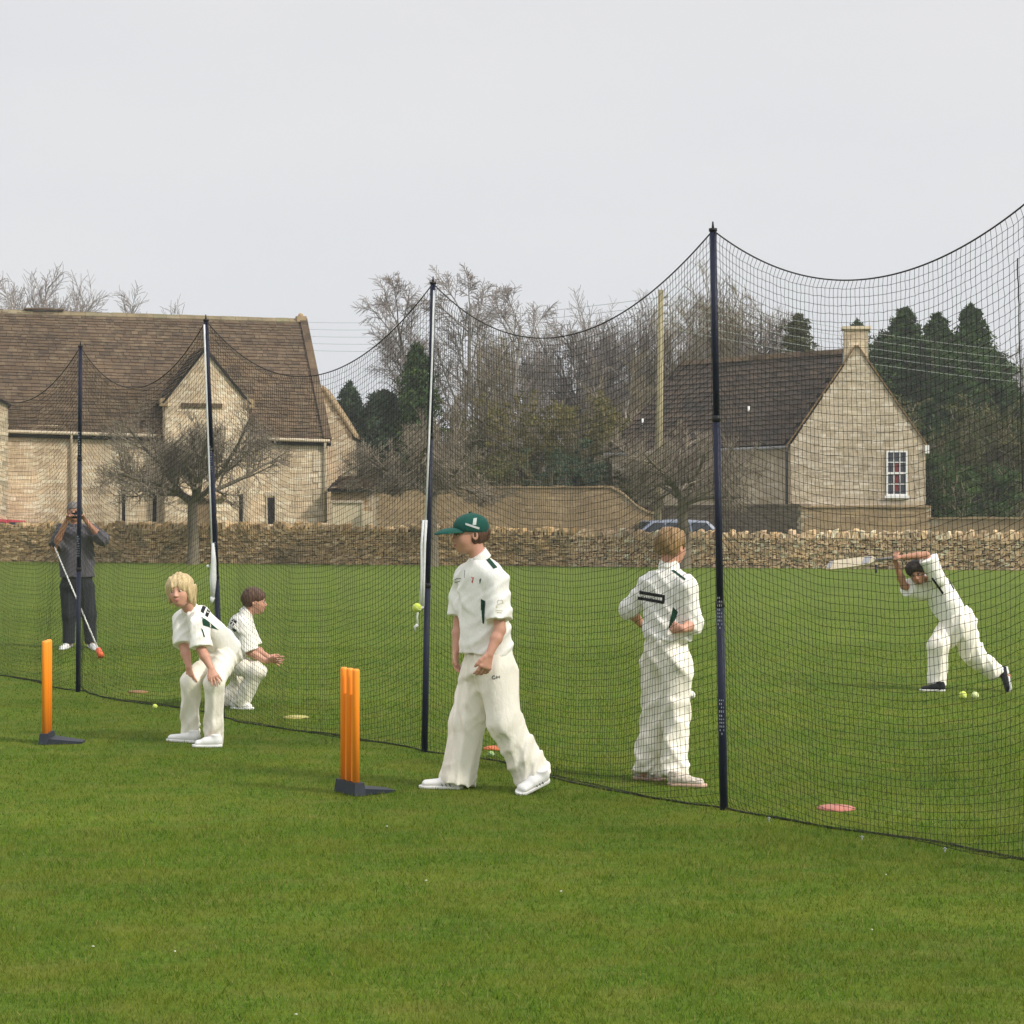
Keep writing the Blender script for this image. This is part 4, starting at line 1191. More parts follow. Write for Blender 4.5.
# ================================================================ the cricket net
POLE = [  # base px, top px, label
 (724, 810, 713, 231), (424.5, 752, 433, 284), (222, 718, 206, 321), (78, 692, 80.5, 347)]
PB = [G(a, b) for a, b, _, _ in POLE]
PT = [W(c, d, PB[i][1]) for i, (_, _, c, d) in enumerate(POLE)]
PB.insert(0, PB[0] + (PB[0] - PB[1]) * .75); PT.insert(0, PB[0] + [0, 0, 3.06])
for k in range(2):
    d = (PB[-1] - PB[-2]); PB.append(PB[-1] + d); PT.append(PB[-1] + [0, 0, 3.04])
NAVY = plain('navy_pole_paint', (.008, .012, .034), .6, .2, 8, .35)
def net():
    sag = [.37, .46, .52, .44, .42, .42]
    # base curve and top curve in plan
    cols = 0.0285
    bx = []; tx = []
    for i in range(len(PB) - 1):
        L = np.linalg.norm(PB[i + 1] - PB[i]); n = int(L / cols)
        t = np.arange(n) / n
        base = PB[i] + (PB[i + 1] - PB[i]) * t[:, None]
        top = PT[i] + (PT[i + 1] - PT[i]) * t[:, None]
        top[:, 2] -= 4 * sag[i] * t * (1 - t)
        bx.append(base); tx.append(top)
    B = np.concatenate(bx); T = np.concatenate(tx); n = len(B)
    s = np.arange(n) * cols
    D = nrm(PB[2] - PB[1]); NR = nrm(np.cross(D, UP))
    rows = 72
    f = np.arange(rows + 1) / rows                      # 0 at the bottom
    Ht = np.array([np.linalg.norm(PT[min(len(PT) - 1, 1)] - PB[1])] * n)
    Hpole = 3.05
    Z = np.zeros((rows + 1, n)); X = np.zeros((rows + 1, n, 3))
    dip = Hpole - T[:, 2]                               # rope sag below pole height
    wv = .03 * np.sin(s * 2.3 + 1) + .02 * np.sin(s * 5.1 + .4) + .012 * np.sin(s * 11.3)
    rj = np.random.default_rng(2)
    for j, ff in enumerate(f):
        z = Hpole * ff - dip * ff ** .30
        z = z + wv * ff * (1 - ff) * 1.8
        z = np.maximum(z, .012 + .0 * s)
        k = ff ** .8
        P = B * (1 - ff) + T * ff
        # vertical folds: sway out of the plane and along it
        fold = (.016 * np.sin(s * 6.0 + 2.1 * np.sin(s * .9) + ff * 1.5) + .004 * np.sin(s * 15 + 3 * ff) + .07 * np.sin(s * 1.6 + 2 * ff)) * (1 - ff * .9) ** .6
        al = (.016 * np.sin(s * 5.3 + 3 * ff + 2 * np.sin(s * 1.3)) + .004 * np.sin(s * 17 + 5 * ff)) * (1 - .6 * ff)
        edge = np.minimum(1, np.min(np.abs(s[:, None] - np.array([np.sum([len(q) for q in bx[:i]]) * cols for i in range(len(bx) + 1)])[None]), axis=1) / .25)
        P = P + NR * (fold * edge)[:, None] + D * (al * edge)[:, None]
        P = P + D * rj.normal(0, .0011, n)[:, None] + NR * rj.normal(0, .0015, n)[:, None]
        P[:, 2] = z + rj.normal(0, .0012, n)
        X[j] = P
    X[rows] = T
    # slack gathered on the grass: the bottom scallops
    scal = .10 * np.maximum(0, np.sin(s * 1.15 + .6)) + .05 * np.sin(s * 3.1)
    X[0] = X[0] + NR * scal[:, None] * .8; X[0][:, 2] = .012
    X[1] = X[1] + NR * scal[:, None] * .45
    # tubes (3-sided) along rows and columns
    def strands(A, r):
        m, k = A.shape[:2]
        T_ = np.gradient(A, axis=1); T_ /= (np.linalg.norm(T_, axis=2, keepdims=True) + 1e-9)
        u = np.cross(T_, NR); u /= (np.linalg.norm(u, axis=2, keepdims=True) + 1e-9); w = np.cross(T_, u)
        V = np.stack([A + r * (math.cos(a) * u + math.sin(a) * w) for a in (PI / 2, PI / 2 + 2.0944, PI / 2 + 4.18879)], 2)   # m,k,3,3
        idx = np.arange(m * k * 3).reshape(m, k, 3)
        q = []
        for c in range(3):
            d = (c + 1) % 3
            q.append(np.stack([idx[:, :-1, c], idx[:, 1:, c], idx[:, 1:, d], idx[:, :-1, d]], -1).reshape(-1, 4))
        return V.reshape(-1, 3), np.concatenate(q)
    r = .00130
    V1, Q1 = strands(X[1:-1], r); V2, Q2 = strands(np.transpose(X, (1, 0, 2)).copy(), r)
    root = thing('cricket_net', 'tall dark mesh practice net hung between the poles right across the field', 'net', PB[1])
    tw = plain('green_black_twine', (.026, .030, .018), .85, .2, 30, .1)
    K = X[1:-1].reshape(-1, 3); kr = .0026                 # a knot at every crossing
    oc = np.array([[1, 0, 0], [-1, 0, 0], [0, 1, 0], [0, -1, 0], [0, 0, 1], [0, 0, -1]], float) * kr
    KV = (K[:, None] + oc[None]).reshape(-1, 3); kt = np.array([[0, 2, 4], [2, 1, 4], [1, 3, 4], [3, 0, 4], [2, 0, 5], [1, 2, 5], [3, 1, 5], [0, 3, 5]])
    KT = (kt[None] + np.arange(len(K))[:, None, None] * 6).reshape(-1, 3) + len(V1) + len(V2)
    me = mesh_np('netting', np.concatenate([V1, V2, KV]) - PB[1], np.concatenate([Q1, Q2 + len(V1)]), KT, True, tw)
    obj('netting', me, root)
    tp = T.copy(); i = np.arange(len(tp)); tp[:, 2] += .004
    m = MB(); m.tube(tp - PB[1], .0040, 6); m.build('top_rope', plain('dark_rope', (.03, .028, .024), .8), root, True)
    bt = X[0].copy(); bt[:, 2] = .006; m = MB(); m.tube(bt - PB[1], .0055, 6); m.build('bottom_rope', plain('dark_rope', (.03, .028, .024), .8), root, True)
    # cord hanging down inside the net near the right edge of the picture
    k = int(np.argmin(np.abs((X[56][:, 0] / X[56][:, 1]) * F + 512 - 1021)))
    m = MB(); m.tube(X[42:68, k] - PB[1] + NR * -.01, .003, 6); m.build('hanging_cord', plain('dark_rope', (.03, .028, .024), .8), root, True)
    return X, B
NETX, NETB = net()

white_pl = plain('white_webbing', (.72, .74, .74), .7, .08, 40)
for i in range(len(PB)):
    b, t = PB[i], PT[i]
    px = b[0] / b[1] * F + 512
    if px < -60 or px > 1100: continue
    lb = {1: 'navy net pole right of the boy with his back turned',
          2: 'navy net pole with a long white strap, just behind the boy in the green cap',
          3: 'navy net pole with hanging white strap, just behind the blond boy',
          4: 'leftmost navy net pole, in front of the man taking a photograph'}.get(i, 'navy net pole outside the picture beyond the right edge')
    if i == 5: lb = 'navy net pole beyond the left edge'
    root = thing('net_pole', lb, 'pole', b, 0, 'navy poles carrying the net')
    d = t - b; Hh = np.linalg.norm(d); u = d / Hh
    m = MB(); m.tube([-u * .05, u * Hh * .36], .0215, 14); m.build('lower_tube', NAVY, root, True)
    m = MB(); m.tube([u * (Hh * .36 - .02), u * (Hh * .68)], .0195, 14); m.build('middle_tube', NAVY, root, True)
    m = MB(); m.tube([u * (Hh * .68 - .02), u * Hh], .0175, 14); m.build('upper_tube', NAVY, root, True)
    m = MB(); m.tube([u * (Hh * .36 - .03), u * (Hh * .36 + .004)], .0232, 14); m.tube([u * (Hh * .68 - .03), u * (Hh * .68 + .004)], .0212, 14)
    m.build('joint_collar', plain('black_plastic', (.015, .015, .017), .5), root, True)
    m = MB(); m.tube([u * (Hh - .002), u * (Hh + .014)], .022, 12); m.tube([u * (Hh + .014), u * (Hh + .05)], [.007, .004], 8); m.build('cap', plain('black_plastic', (.015, .015, .017), .5), root, True)
    # faded white maker's lettering: a run of small upright marks up the tube
    if i in (1, 3, 4):
        for (z0, z1) in (((.40, .58), (.96, 1.13)) if i == 1 else ((1.9, 2.1), (1.2, 1.35)) if i == 3 else ((2.1, 2.3), (1.2, 1.38))):
            m = MB(); z = z0; rng = np.random.default_rng(i)
            while z < z1:
                h = rng.uniform(.010, .018); a = math.radians(-100)
                r0 = .0222 if z < Hh * .36 else .0202 if z < Hh * .68 else .0182
                ctr = u * z
                for da in (-.45, 0, .45):
                    if rng.uniform() < .8:
                        dx = math.sin(da - .25) * r0; dy = -math.cos(da - .25) * r0
                        m.box((dx - .002, dy - .0010, 0), (dx + .002, dy + .0003, h * .7), None, ctr)
                z += h + .006
            m.build('lettering', plain('faded_white', (.30, .33, .38), .6), root)
    if i in (2, 3):
        Y = b[1]
        off = np.array([0, -.035, 0])
        if i == 2: line = [(435.5, 291), (433.5, 360), (430.5, 440), (427, 522)]; fat = [(426.5, 520), (425, 545), (424.2, 575), (423.5, 606)]
        else: line = [(206, 325), (208.5, 400), (211, 470), (213.5, 545)]; fat = [(213.8, 543), (214.5, 560), (214.0, 580), (213.5, 597)]
        L1 = [W(x, y, Y) + off - b for x, y in line]; L2 = [W(x, y, Y) + off * 1.3 - b for x, y in fat]
        m = MB(); m.tube([p + np.array([-.008, 0, 0]) for p in L1], .0065, 8); o = m.build('white_strap', white_pl, root, True)
        m = MB()
        if i == 2:
            m.tube([p + [0, 0, 0] for p in L2], .009, 8); m.tube([p + [-.018 - .004 * math.sin(i_ * 2.2), 0, 0] for i_, p in enumerate(L2)], .008, 8)
            m.tube([L2[-1] + [-.022, 0, 0], L2[-1] + [-.01, 0, -.014], L2[-1]], .009, 8)
            e = L2[-1] + [-.03, 0, .0]; m.tube([e, e + [-.01, 0, -.07], e + [-.005, 0, -.12]], .0065, 6); m.tube([e + [-.005, 0, -.12], e + [-.025, 0, -.135], e + [-.02, 0, -.165]], [.012, .010, .004], 6)
        else:
            m.tube(L2, [.010, .020, .026, .016], 10); e = L2[-1]; m.tube([e, e + [-.01, 0, -.05]], [.02, .006], 8)
            m.ball(W(208.5, 566, Y) + off - b, .012, 8, 6)
        m.build('strap_tail', white_pl, root, True)

# --- pegs holding the bottom rope
for (px, py) in ((769, 814), (862, 833), (945, 845)):
    p = G(px, py + 8); p[2] = 0
    r = thing('net_peg', 'small pale ground peg on the bottom edge of the net, right of the nearest pole', 'peg', p, 0, 'pale pegs along the bottom of the net')
    m = MB(); m.tube([[0, 0, -.02], [0, 0, .018]], .003, 6); m.build('shaft', plain('peg_metal', (.34, .37, .36), .5), r, True)
    m = MB(); m.tube([[-.008, 0, .018], [0.0, 0, .024], [.008, 0, .018]], .003, 6); m.build('hook', plain('peg_metal', (.34, .37, .36), .5), r, True)

# ================================================================ wickets
ORANGE = NT('orange_plastic'); ORANGE.base(C(1.0, .30, .02)); ORANGE.rough(.42).spec(.45)
ORANGE.b.inputs['Subsurface Weight'].default_value = 0.0
ORANGE = ORANGE.m
RUB = plain('black_rubber', (.016, .022, .034), .55, .2, 20, .4)
def wicket(px, py, ang, label):
    b = G(px, py)
    root = thing('wicket', label, 'wicket', b, ang, 'orange practice wickets')
    for k in (-1, 0, 1):
        m = MB(); x = k * .078; r = .0205
        m.tube([[x, 0, .045], [x, 0, .69], [x, 0, .700], [x, 0, .705]], [r, r, r * .93, r * .7], 18)
        m.build('stump', ORANGE, root, True)
    # joining web between the stumps, from the base most of the way up
    m = MB(); m.obox(np.zeros(3), np.array([1., 0, 0]), UP, np.array([0, -1., 0]), -.078, .078, .045, .56, -.004, .004); m.build('web', ORANGE, root)
    m = MB(); m.hexa([[-.135, -.035, .004], [.135, -.035, .004], [.135, .035, .004], [-.135, .035, .004], [-.125, -.028, .075], [.125, -.028, .075], [.125, .028, .075], [-.125, .028, .075]])
    m.build('base_block', RUB, root)
    m = MB(); m.hexa([[-.12, .034, .002], [.12, .034, .002], [.07, .25, .002], [-.07, .25, .002], [-.12, .034, .04], [.12, .034, .04], [.07, .25, .014], [-.07, .25, .014]])
    m.build('base_tongue', RUB, root)
    return root
# rotation: the tongue points to the right of the picture
wicket(350, 794, math.radians(-90 + 30), 'three-stump orange wicket on black base, beside the walking boy in the green cap')
wicket(47, 743, math.radians(-90 + 3), 'orange wicket seen edge-on as a single stump, near the leftmost net pole')

# ================================================================ balls, discs and bits on the grass
def ball(p, r, col, name, label, group=None):
    m = MB(); m.ball((0, 0, r * .96), r, 18, 12)
    t = plain('felt_%s' % name + str(round(col[0], 2)), col, .95, .12, 60, .1, .002, 200)
    o = m.build(name, t, None, True); o.location = (p[0], p[1], p[2])
    # curved seam
    s = []
    for a in np.linspace(0, 2 * PI, 40):
        v = nrm([math.cos(a), math.sin(a), .55 * math.sin(2 * a)]); s.append(v * r * 1.005 + [0, 0, r * .96])
    q = MB(); q.tube(s, r * .045, 5, False); sm = q.build('seam', plain('seam_white', (.75, .78, .6), .8), o, True)
    return tag(o, label, 'ball', group)
TEN = (.62, .72, .14)
ball(G(963, 699), .034, TEN, 'tennis_ball', "brighter yellow-green ball of the pair by the batting boy's feet")
ball(G(975, 698.5), .031, (.66, .74, .36), 'tennis_ball', 'paler green-white ball of the pair by the batting boy\'s feet')
ball(G(155, 708.5), .019, (.62, .66, .45), 'tennis_ball', 'small pale ball at the net bottom between leftmost pole and blond boy')
ball(G(491, 757), .020, (.30, .45, .20), 'tennis_ball', 'small green ball seen between the legs of the boy in the green cap')
p = W(417, 607, PB[2][1] - .10); ball(p - [0, 0, .033], .030, (.60, .72, .12), 'tennis_ball', 'yellow ball caught up in the net beside the white strap of the second pole')
ball(G(691, 699), .036, (.75, .76, .70), 'white_ball', 'white ball on the grass right of the back-turned boy\'s knees')

def disc(px, py, w, col, label):
    b = G(px, py); m = MB(); n = 28
    prof = [(w * .5, .002), (w * .5, .008), (w * .40, .015), (w * .2, .017), (w * .02, .017)]
    V = []; 
    for (r, z) in prof:
        for k in range(n): V.append([r * math.cos(2 * PI * k / n), r * math.sin(2 * PI * k / n), z])
    q = [[i * n + k, i * n + (k + 1) % n, (i + 1) * n + (k + 1) % n, (i + 1) * n + k] for i in range(len(prof) - 1) for k in range(n)]
    m.add(V, q); o = m.build('marker_disc', plain('disc_%0.2f' % col[1], col, .6), None, True); o.location = b
    tag(o, label, 'marker', 'flat marker discs on the grass')
disc(836, 809, .205, (.43, .16, .12), 'pink-red flat marker disc on the grass right of the nearest pole')
disc(497, 749, .19, (.55, .14, .04), 'orange marker disc seen between the legs of the boy in the green cap')
disc(138, 692.5, .18, (.24, .13, .05), 'dull orange marker disc beyond the net right of the photographing man')
disc(296, 718, .20, (.42, .38, .12), 'yellow marker disc beyond the net right of the crouching boy')
rng_ = np.random.default_rng(4)
for i, (px, py) in enumerate([(93, 953), (175, 958), (426, 886), (387, 831), (872, 936), (886, 880), (296, 1022), (561, 897)]):
    b = G(px, py); m = MB(); a = rng_.uniform(0, PI)
    m.ball((0, 0, .024), [.006, .004, .0025], 8, 5, Matrix.Rotation(a, 3, 'Z'))
    o = m.build('fallen_petal', plain('petal_white', (.55, .54, .44), .8), None, True); o.location = b
    tag(o, 'tiny white fallen petal lying in the foreground grass', 'petal', 'white petals scattered on the foreground grass')
p = G(876, 573); r = thing('ground_stake', 'short dark stake at the foot of the field wall below the cricket bat', 'stake', p)
m = MB(); m.tube([[0, 0, -.05], [0, 0, .20]], .03, 8); m.build('stake', plain('black_plastic', (.015, .015, .017), .5), r, True)
m = MB(); m.tube([[0, 0, .20], [0, 0, .23]], [.05, .03], 8); m.build('cap', plain('black_plastic', (.015, .015, .017), .5), r, True)
# ================================================================ people: smooth signed-distance bodies turned into one surface each
class Field:
    def __init__(s, h): s.h = h; s.p = []
    def add(s, fn, lo, hi, k=.02, cuts=(), op='u'):
        s.p.append((fn, np.asarray(lo, float), np.asarray(hi, float), k, cuts, op)); return s
    def cone(s, a, b, ra, rb, k=.02, cuts=(), op='u'):
        a = np.asarray(a, float); b = np.asarray(b, float); ba = b - a; L2 = float(ba @ ba) + 1e-9
        def fn(X, Y, Z):
            x, y, z = X - a[0], Y - a[1], Z - a[2]
            t = np.clip((x * ba[0] + y * ba[1] + z * ba[2]) / L2, 0, 1)
            return np.sqrt((x - t * ba[0]) ** 2 + (y - t * ba[1]) ** 2 + (z - t * ba[2]) ** 2) - (ra + (rb - ra) * t)
        r = max(ra, rb)
        return s.add(fn, np.minimum(a, b) - r, np.maximum(a, b) + r, k, cuts, op)
    def ell(s, c, R, rad, k=.02, cuts=(), op='u'):
        """R rows: local axes in world"""
        c = np.asarray(c, float); R = np.asarray(R, float); rad = np.asarray(rad, float)
        def fn(X, Y, Z):
            x, y, z = X - c[0], Y - c[1], Z - c[2]
            l = [(R[i, 0] * x + R[i, 1] * y + R[i, 2] * z) for i in range(3)]
            q = np.sqrt(sum((l[i] / rad[i]) ** 2 for i in range(3))); g = np.sqrt(sum((l[i] / rad[i] ** 2) ** 2 for i in range(3))) + 1e-9
            return q * (q - 1) / g
        m = rad.max()
        return s.add(fn, c - m, c + m, k, cuts, op)
    def ecap(s, a, b, side, wa, wb, da, db, k=.03, cuts=(), op='u'):
        a = np.asarray(a, float); b = np.asarray(b, float); L = np.linalg.norm(b - a); ax = (b - a) / L
        side = nrm(np.asarray(side, float) - ax * np.dot(side, ax)); fr = np.cross(ax, side)
        def fn(X, Y, Z):
            x, y, z = X - a[0], Y - a[1], Z - a[2]
            al = x * ax[0] + y * ax[1] + z * ax[2]; u = x * side[0] + y * side[1] + z * side[2]; v = x * fr[0] + y * fr[1] + z * fr[2]
            t = np.clip(al / L, 0, 1); w = wa + (wb - wa) * t; d = da + (db - da) * t; e = al - t * L
            m = np.minimum(w, d)
            return (np.sqrt((u / w) ** 2 + (v / d) ** 2 + (e / m) ** 2) - 1) * m
        r = max(wa, wb, da, db)
        return s.add(fn, np.minimum(a, b) - r, np.maximum(a, b) + r, k, cuts, op)
    def mesh(s, disp=None, smooth=1):
        h = s.h; mg = 3 * h + .012
        U = [q for q in s.p if q[5] == 'u']
        lo = np.min([q[1] for q in U], 0) - mg; hi = np.max([q[2] for q in U], 0) + mg
        n = np.ceil((hi - lo) / h).astype(int) + 1
        ax = [(lo[i] + np.arange(n[i]) * h).astype(np.float32) for i in range(3)]
        D = np.full(tuple(n), .2, np.float32)
        for fn, a, b, k, cuts, op in s.p:
            e = .035 + k
            i0 = np.maximum(0, ((a - e - lo) / h).astype(int)); i1 = np.minimum(n, ((b + e - lo) / h).astype(int) + 2)
            if (i1 <= i0).any(): continue
            sl = tuple(slice(i0[i], i1[i]) for i in range(3))
            X = ax[0][sl[0]][:, None, None]; Y = ax[1][sl[1]][None, :, None]; Z = ax[2][sl[2]][None, None, :]
            d = fn(X, Y, Z).astype(np.float32)
            for p0, nn in cuts:
                d = np.maximum(d, (X - p0[0]) * nn[0] + (Y - p0[1]) * nn[1] + (Z - p0[2]) * nn[2])
            c = D[sl]
            if op == 'u':
                w = np.clip(.5 + .5 * (c - d) / k, 0, 1); D[sl] = c * (1 - w) + d * w - k * w * (1 - w)
            else:
                w = np.clip(.5 - .5 * (c + d) / k, 0, 1); D[sl] = c * (1 - w) - d * w + k * w * (1 - w)
        if disp is not None:
            D += disp(ax[0][:, None, None], ax[1][None, :, None], ax[2][None, None, :]).astype(np.float32)
        return surface_nets(D, lo, h, smooth)

def surface_nets(D, lo, h, smooth=1):
    S = D < 0
    c = np.zeros(tuple(np.array(D.shape) - 1), np.uint8)
    for i in (0, 1):
        for j in (0, 1):
            for k in (0, 1):
                c += S[i:D.shape[0] - 1 + i, j:D.shape[1] - 1 + j, k:D.shape[2] - 1 + k]
    act = (c > 0) & (c < 8)
    I = np.argwhere(act); m = len(I)
    vid = np.full(act.shape, -1, np.int32); vid[act] = np.arange(m)
    corner = np.array([[i, j, k] for i in (0, 1) for j in (0, 1) for k in (0, 1)])
    val = np.stack([D[I[:, 0] + q[0], I[:, 1] + q[1], I[:, 2] + q[2]] for q in corner], 1)
    acc = np.zeros((m, 3)); cnt = np.zeros(m)
    for a in range(8):
        for b in range(a + 1, 8):
            df = corner[b] - corner[a]
            if np.abs(df).sum() != 1: continue
            va, vb = val[:, a], val[:, b]; x = (va < 0) != (vb < 0)
            t = np.where(x, va / np.where(x, va - vb, 1), 0)
            acc[x] += corner[a] + t[x, None] * df; cnt[x] += 1
    V = lo + (I + acc / cnt[:, None]) * h
    Q = []
    n = D.shape
    for axn in range(3):
        o1, o2 = [(1, 2), (2, 0), (0, 1)][axn]
        sl0 = [slice(None)] * 3; sl1 = [slice(None)] * 3
        sl0[axn] = slice(0, -1); sl1[axn] = slice(1, None)
        for o in (o1, o2): sl0[o] = slice(1, -1); sl1[o] = slice(1, -1)
        A = S[tuple(sl0)]; B = S[tuple(sl1)]
        for sgn in (0, 1):
            E = np.argwhere((A & ~B) if sgn == 0 else (~A & B))
            if not len(E): continue
            E[:, o1] += 1; E[:, o2] += 1
            def cell(d1, d2):
                q = E.copy(); q[:, o1] -= d1; q[:, o2] -= d2; return vid[q[:, 0], q[:, 1], q[:, 2]]
            f = [cell(1, 1), cell(0, 1), cell(0, 0), cell(1, 0)]
            if sgn: f = f[::-1]
            Q.append(np.stack(f, 1))
    Q = np.concatenate(Q); Q = Q[(Q >= 0).all(1)]
    # light smoothing
    for _ in range(smooth):
        ac = np.zeros_like(V); ct = np.zeros(len(V))
        for a, b in ((0, 1), (1, 2), (2, 3), (3, 0)):
            np.add.at(ac, Q[:, a], V[Q[:, b]]); np.add.at(ac, Q[:, b], V[Q[:, a]])
            np.add.at(ct, Q[:, a], 1); np.add.at(ct, Q[:, b], 1)
        V = V * .5 + .5 * ac / np.maximum(ct, 1)[:, None]
    return V, Q

def folds(amp, seed, main=(1, .6, .35), f=38.0, bands=()):
    """soft cloth folds; `bands` adds stacked creases round points (centre, axis, half length, amp, freq)"""
    r = np.random.default_rng(seed)
    M = []
    for i in range(3):
        d = r.normal(0, 1, 3) * np.asarray(main); d = nrm(d); w = nrm(r.normal(0, 1, 3)); M.append((d, w, f * r.uniform(.6, 1.5), r.uniform(6, 14), r.uniform(0, 6), r.uniform(1.2, 2.6)))
    def fn(X, Y, Z):
        o = 0
        for d, w, ff, g, ph, wr in M:
            a = (X * d[0] + Y * d[1] + Z * d[2]) * ff + ph + wr * np.sin((X * w[0] + Y * w[1] + Z * w[2]) * g + ph * 2)
            o = o - 1.5 * amp * ((.5 + .5 * np.cos(2 * a)) ** 2.4 - .2) * (.55 + .45 * np.sin((X * w[1] + Y * w[2] + Z * w[0]) * 9 + ph))
        for c, axx, hl, am, fq in bands:
            t = (X - c[0]) * axx[0] + (Y - c[1]) * axx[1] + (Z - c[2]) * axx[2]
            R2 = (X - c[0] - t * axx[0]) ** 2 + (Y - c[1] - t * axx[1]) ** 2 + (Z - c[2] - t * axx[2]) ** 2
            e = np.exp(-(t / hl) ** 2) * np.exp(-R2 / .02)
            o = o - 1.1 * am * e * (.5 + .5 * np.cos(2 * (t * fq * .55 + 22 * (X + .7 * Y) + 1.2 * np.sin(X * 25 - Z * 19) + c[0] * 30))) ** 1.8 * (.5 + .5 * np.sin(X * 31 + Y * 23 + Z * 8 + c[2] * 20))
        return o
    return fn

def skin_mat(name, c, red):
    if name in _mc: return _mc[name]
    t = NT(name); co = t.coord()
    t.base(t.mix(t.noise(co, 9, 4), c, red)); t.rough(.5).spec(.35)
    t.b.inputs['Subsurface Weight'].default_value = .12; t.b.inputs['Subsurface Radius'].default_value = (.02, .008, .004)
    t.bump(t.noise(co, 150, 3), .001); _mc[name] = t.m; return t.m
SKIN = skin_mat('fair_skin', C(.60, .35, .25), C(.56, .27, .19))
SKIN_T = skin_mat('tanned_skin', C(.46, .25, .16), C(.42, .19, .12))
def cloth(name, c, var=.04, bump=.0015):
    if name in _mc: return _mc[name]
    t = NT(name); co = t.coord()
    a = tuple(x * (1 - var) for x in c[:3]) + (1,)
    t.base(t.ramp(t.noise(co, 7, 4), [(.35, a), (.65, c)])); t.rough(.9).spec(.12)
    t.b.inputs['Sheen Weight'].default_value = .08
    t.bump(t.noise(t.mapping(co, (1, 1, .45)), 34, 5, .65, .6), bump * 5, .8); _mc[name] = t.m; return t.m
CREAM = cloth('cream_cricket_flannel', C(.90, .865, .76)); SHIRT = cloth('off_white_shirt', C(.91, .90, .845))
GREEN = cloth('dark_green_cloth', C(.012, .055, .032)); CAPG = cloth('green_cap_cloth', C(.012, .080, .062)); BLACKC = cloth('black_cloth', C(.015, .017, .02))
GREYS = cloth('grey_sweatshirt', C(.105, .10, .115)); CHAR = cloth('charcoal_trousers', C(.028, .032, .038)); WHITEC = plain('white_shoe_leather', (.78, .78, .77), .5, .05, 20)
GREYM = plain('grey_marking', (.10, .11, .13), .6)
LIPS = plain('lips', (.48, .17, .15), .5); EYEW = plain('eye_white', (.62, .60, .58), .3); IRIS = plain('iris', (.03, .025, .02), .2)
def hair_mat(name, c1, c2):
    if name in _mc: return _mc[name]
    t = NT(name); co = t.coord()
    n = t.noise(t.mapping(co, (60, 60, 9)), 1.6, 4, .6, .6)
    t.base(t.ramp(n, [(.3, c1), (.7, c2)])); t.rough(.55).spec(.3); t.bump(n, .006, 1); _mc[name] = t.m; return t.m
H_BLOND = hair_mat('blond_hair', C(.36, .25, .11), C(.72, .58, .34)); H_SAND = hair_mat('sandy_brown_hair', C(.15, .085, .035), C(.38, .25, .12))
H_BROWN = hair_mat('brown_hair', C(.045, .022, .014), C(.16, .085, .055)); H_DARK = hair_mat('dark_hair', C(.012, .009, .008), C(.05, .035, .028)); H_GREY = hair_mat('grey_hair', C(.10, .09, .085), C(.26, .24, .23))

def frame(f, u):
    f = nrm(f); u = np.asarray(u, float); r = nrm(np.cross(f, u)); u = np.cross(r, f); return np.array([r, f, u])

def hand(F_, wrist, d, pn, thumb, L=.150, curl=.35, spread=.10, k=.006):
    """d: wrist to fingers, pn: the way the palm faces, thumb: +1/-1 side of cross(d, pn)"""
    d = nrm(d); pn = nrm(np.asarray(pn, float) - d * np.dot(pn, d)); s = np.cross(d, pn) * thumb; sc = L / .150
    wrist = np.asarray(wrist, float); kn = wrist + d * .50 * L
    F_.ecap(wrist + d * .012, kn - d * .012, s, .023 * sc, .032 * sc, .015 * sc, .0125 * sc, .01)
    for i, (o, ln) in enumerate(((.026, .42), (.009, .48), (-.009, .45), (-.025, .36))):
        p = kn + s * o * sc - d * .012; dd = nrm(d + s * (o / .026) * spread); c = curl * (.85 + .15 * i); r = .0078 * sc
        for j, fr in enumerate((.44, .32, .24)):
            dd = nrm(dd * math.cos(c) + pn * math.sin(c)); q = p + dd * ln * L * fr; r2 = r * .90
            F_.cone(p, q, r, r2, k); p, r = q, r2
    p = wrist + d * .018 * sc + s * .020 * sc; dd = nrm(s * .5 + d * .9 + pn * .25); r = .0105 * sc
    for fr in (.17, .13, .10):
        q = p + dd * fr * L * 1.1; F_.cone(p, q, r, r * .88, .008); p = q; r *= .88; dd = nrm(dd + d * .45 + pn * curl * .5)

def head(F_, c, Rh, hh):
    def P(x, y, z): return c + (Rh.T @ np.array([x, y, z])) * hh
    e = lambda x, y, z, a, b, g, k=.012, op='u': F_.ell(P(x, y, z), Rh, np.array([a, b, g]) * hh, k, (), op)
    e(0, -.06, .13, .345, .42, .37, .02)
    e(0, .10, -.12, .275, .30, .36, .03)
    e(0, .22, -.36, .13, .14, .10, .03)
    e(.12, .20, -.14, .13, .14, .14, .03); e(-.12, .20, -.14, .13, .14, .14, .03)       # cheeks
    e(.135, .43, .0, .075, .06, .055, .012, 's'); e(-.135, .43, .0, .075, .06, .055, .012, 's')
    F_.cone(P(0, .37, .03), P(0, .455, -.125), .022 * hh, .048 * hh, .010)
    e(.045, .42, -.14, .035, .04, .03, .006); e(-.045, .42, -.14, .035, .04, .03, .006)
    e(0, .385, -.235, .09, .045, .022, .006); e(0, .38, -.275, .075, .045, .022, .006)
    e(0, .41, -.255, .085, .03, .007, .004, 's')
    for sx in (-1, 1):
        e(sx * .345, -.05, -.03, .035, .085, .125, .008); e(sx * .37, -.03, -.03, .02, .045, .075, .006, 's')
    return P

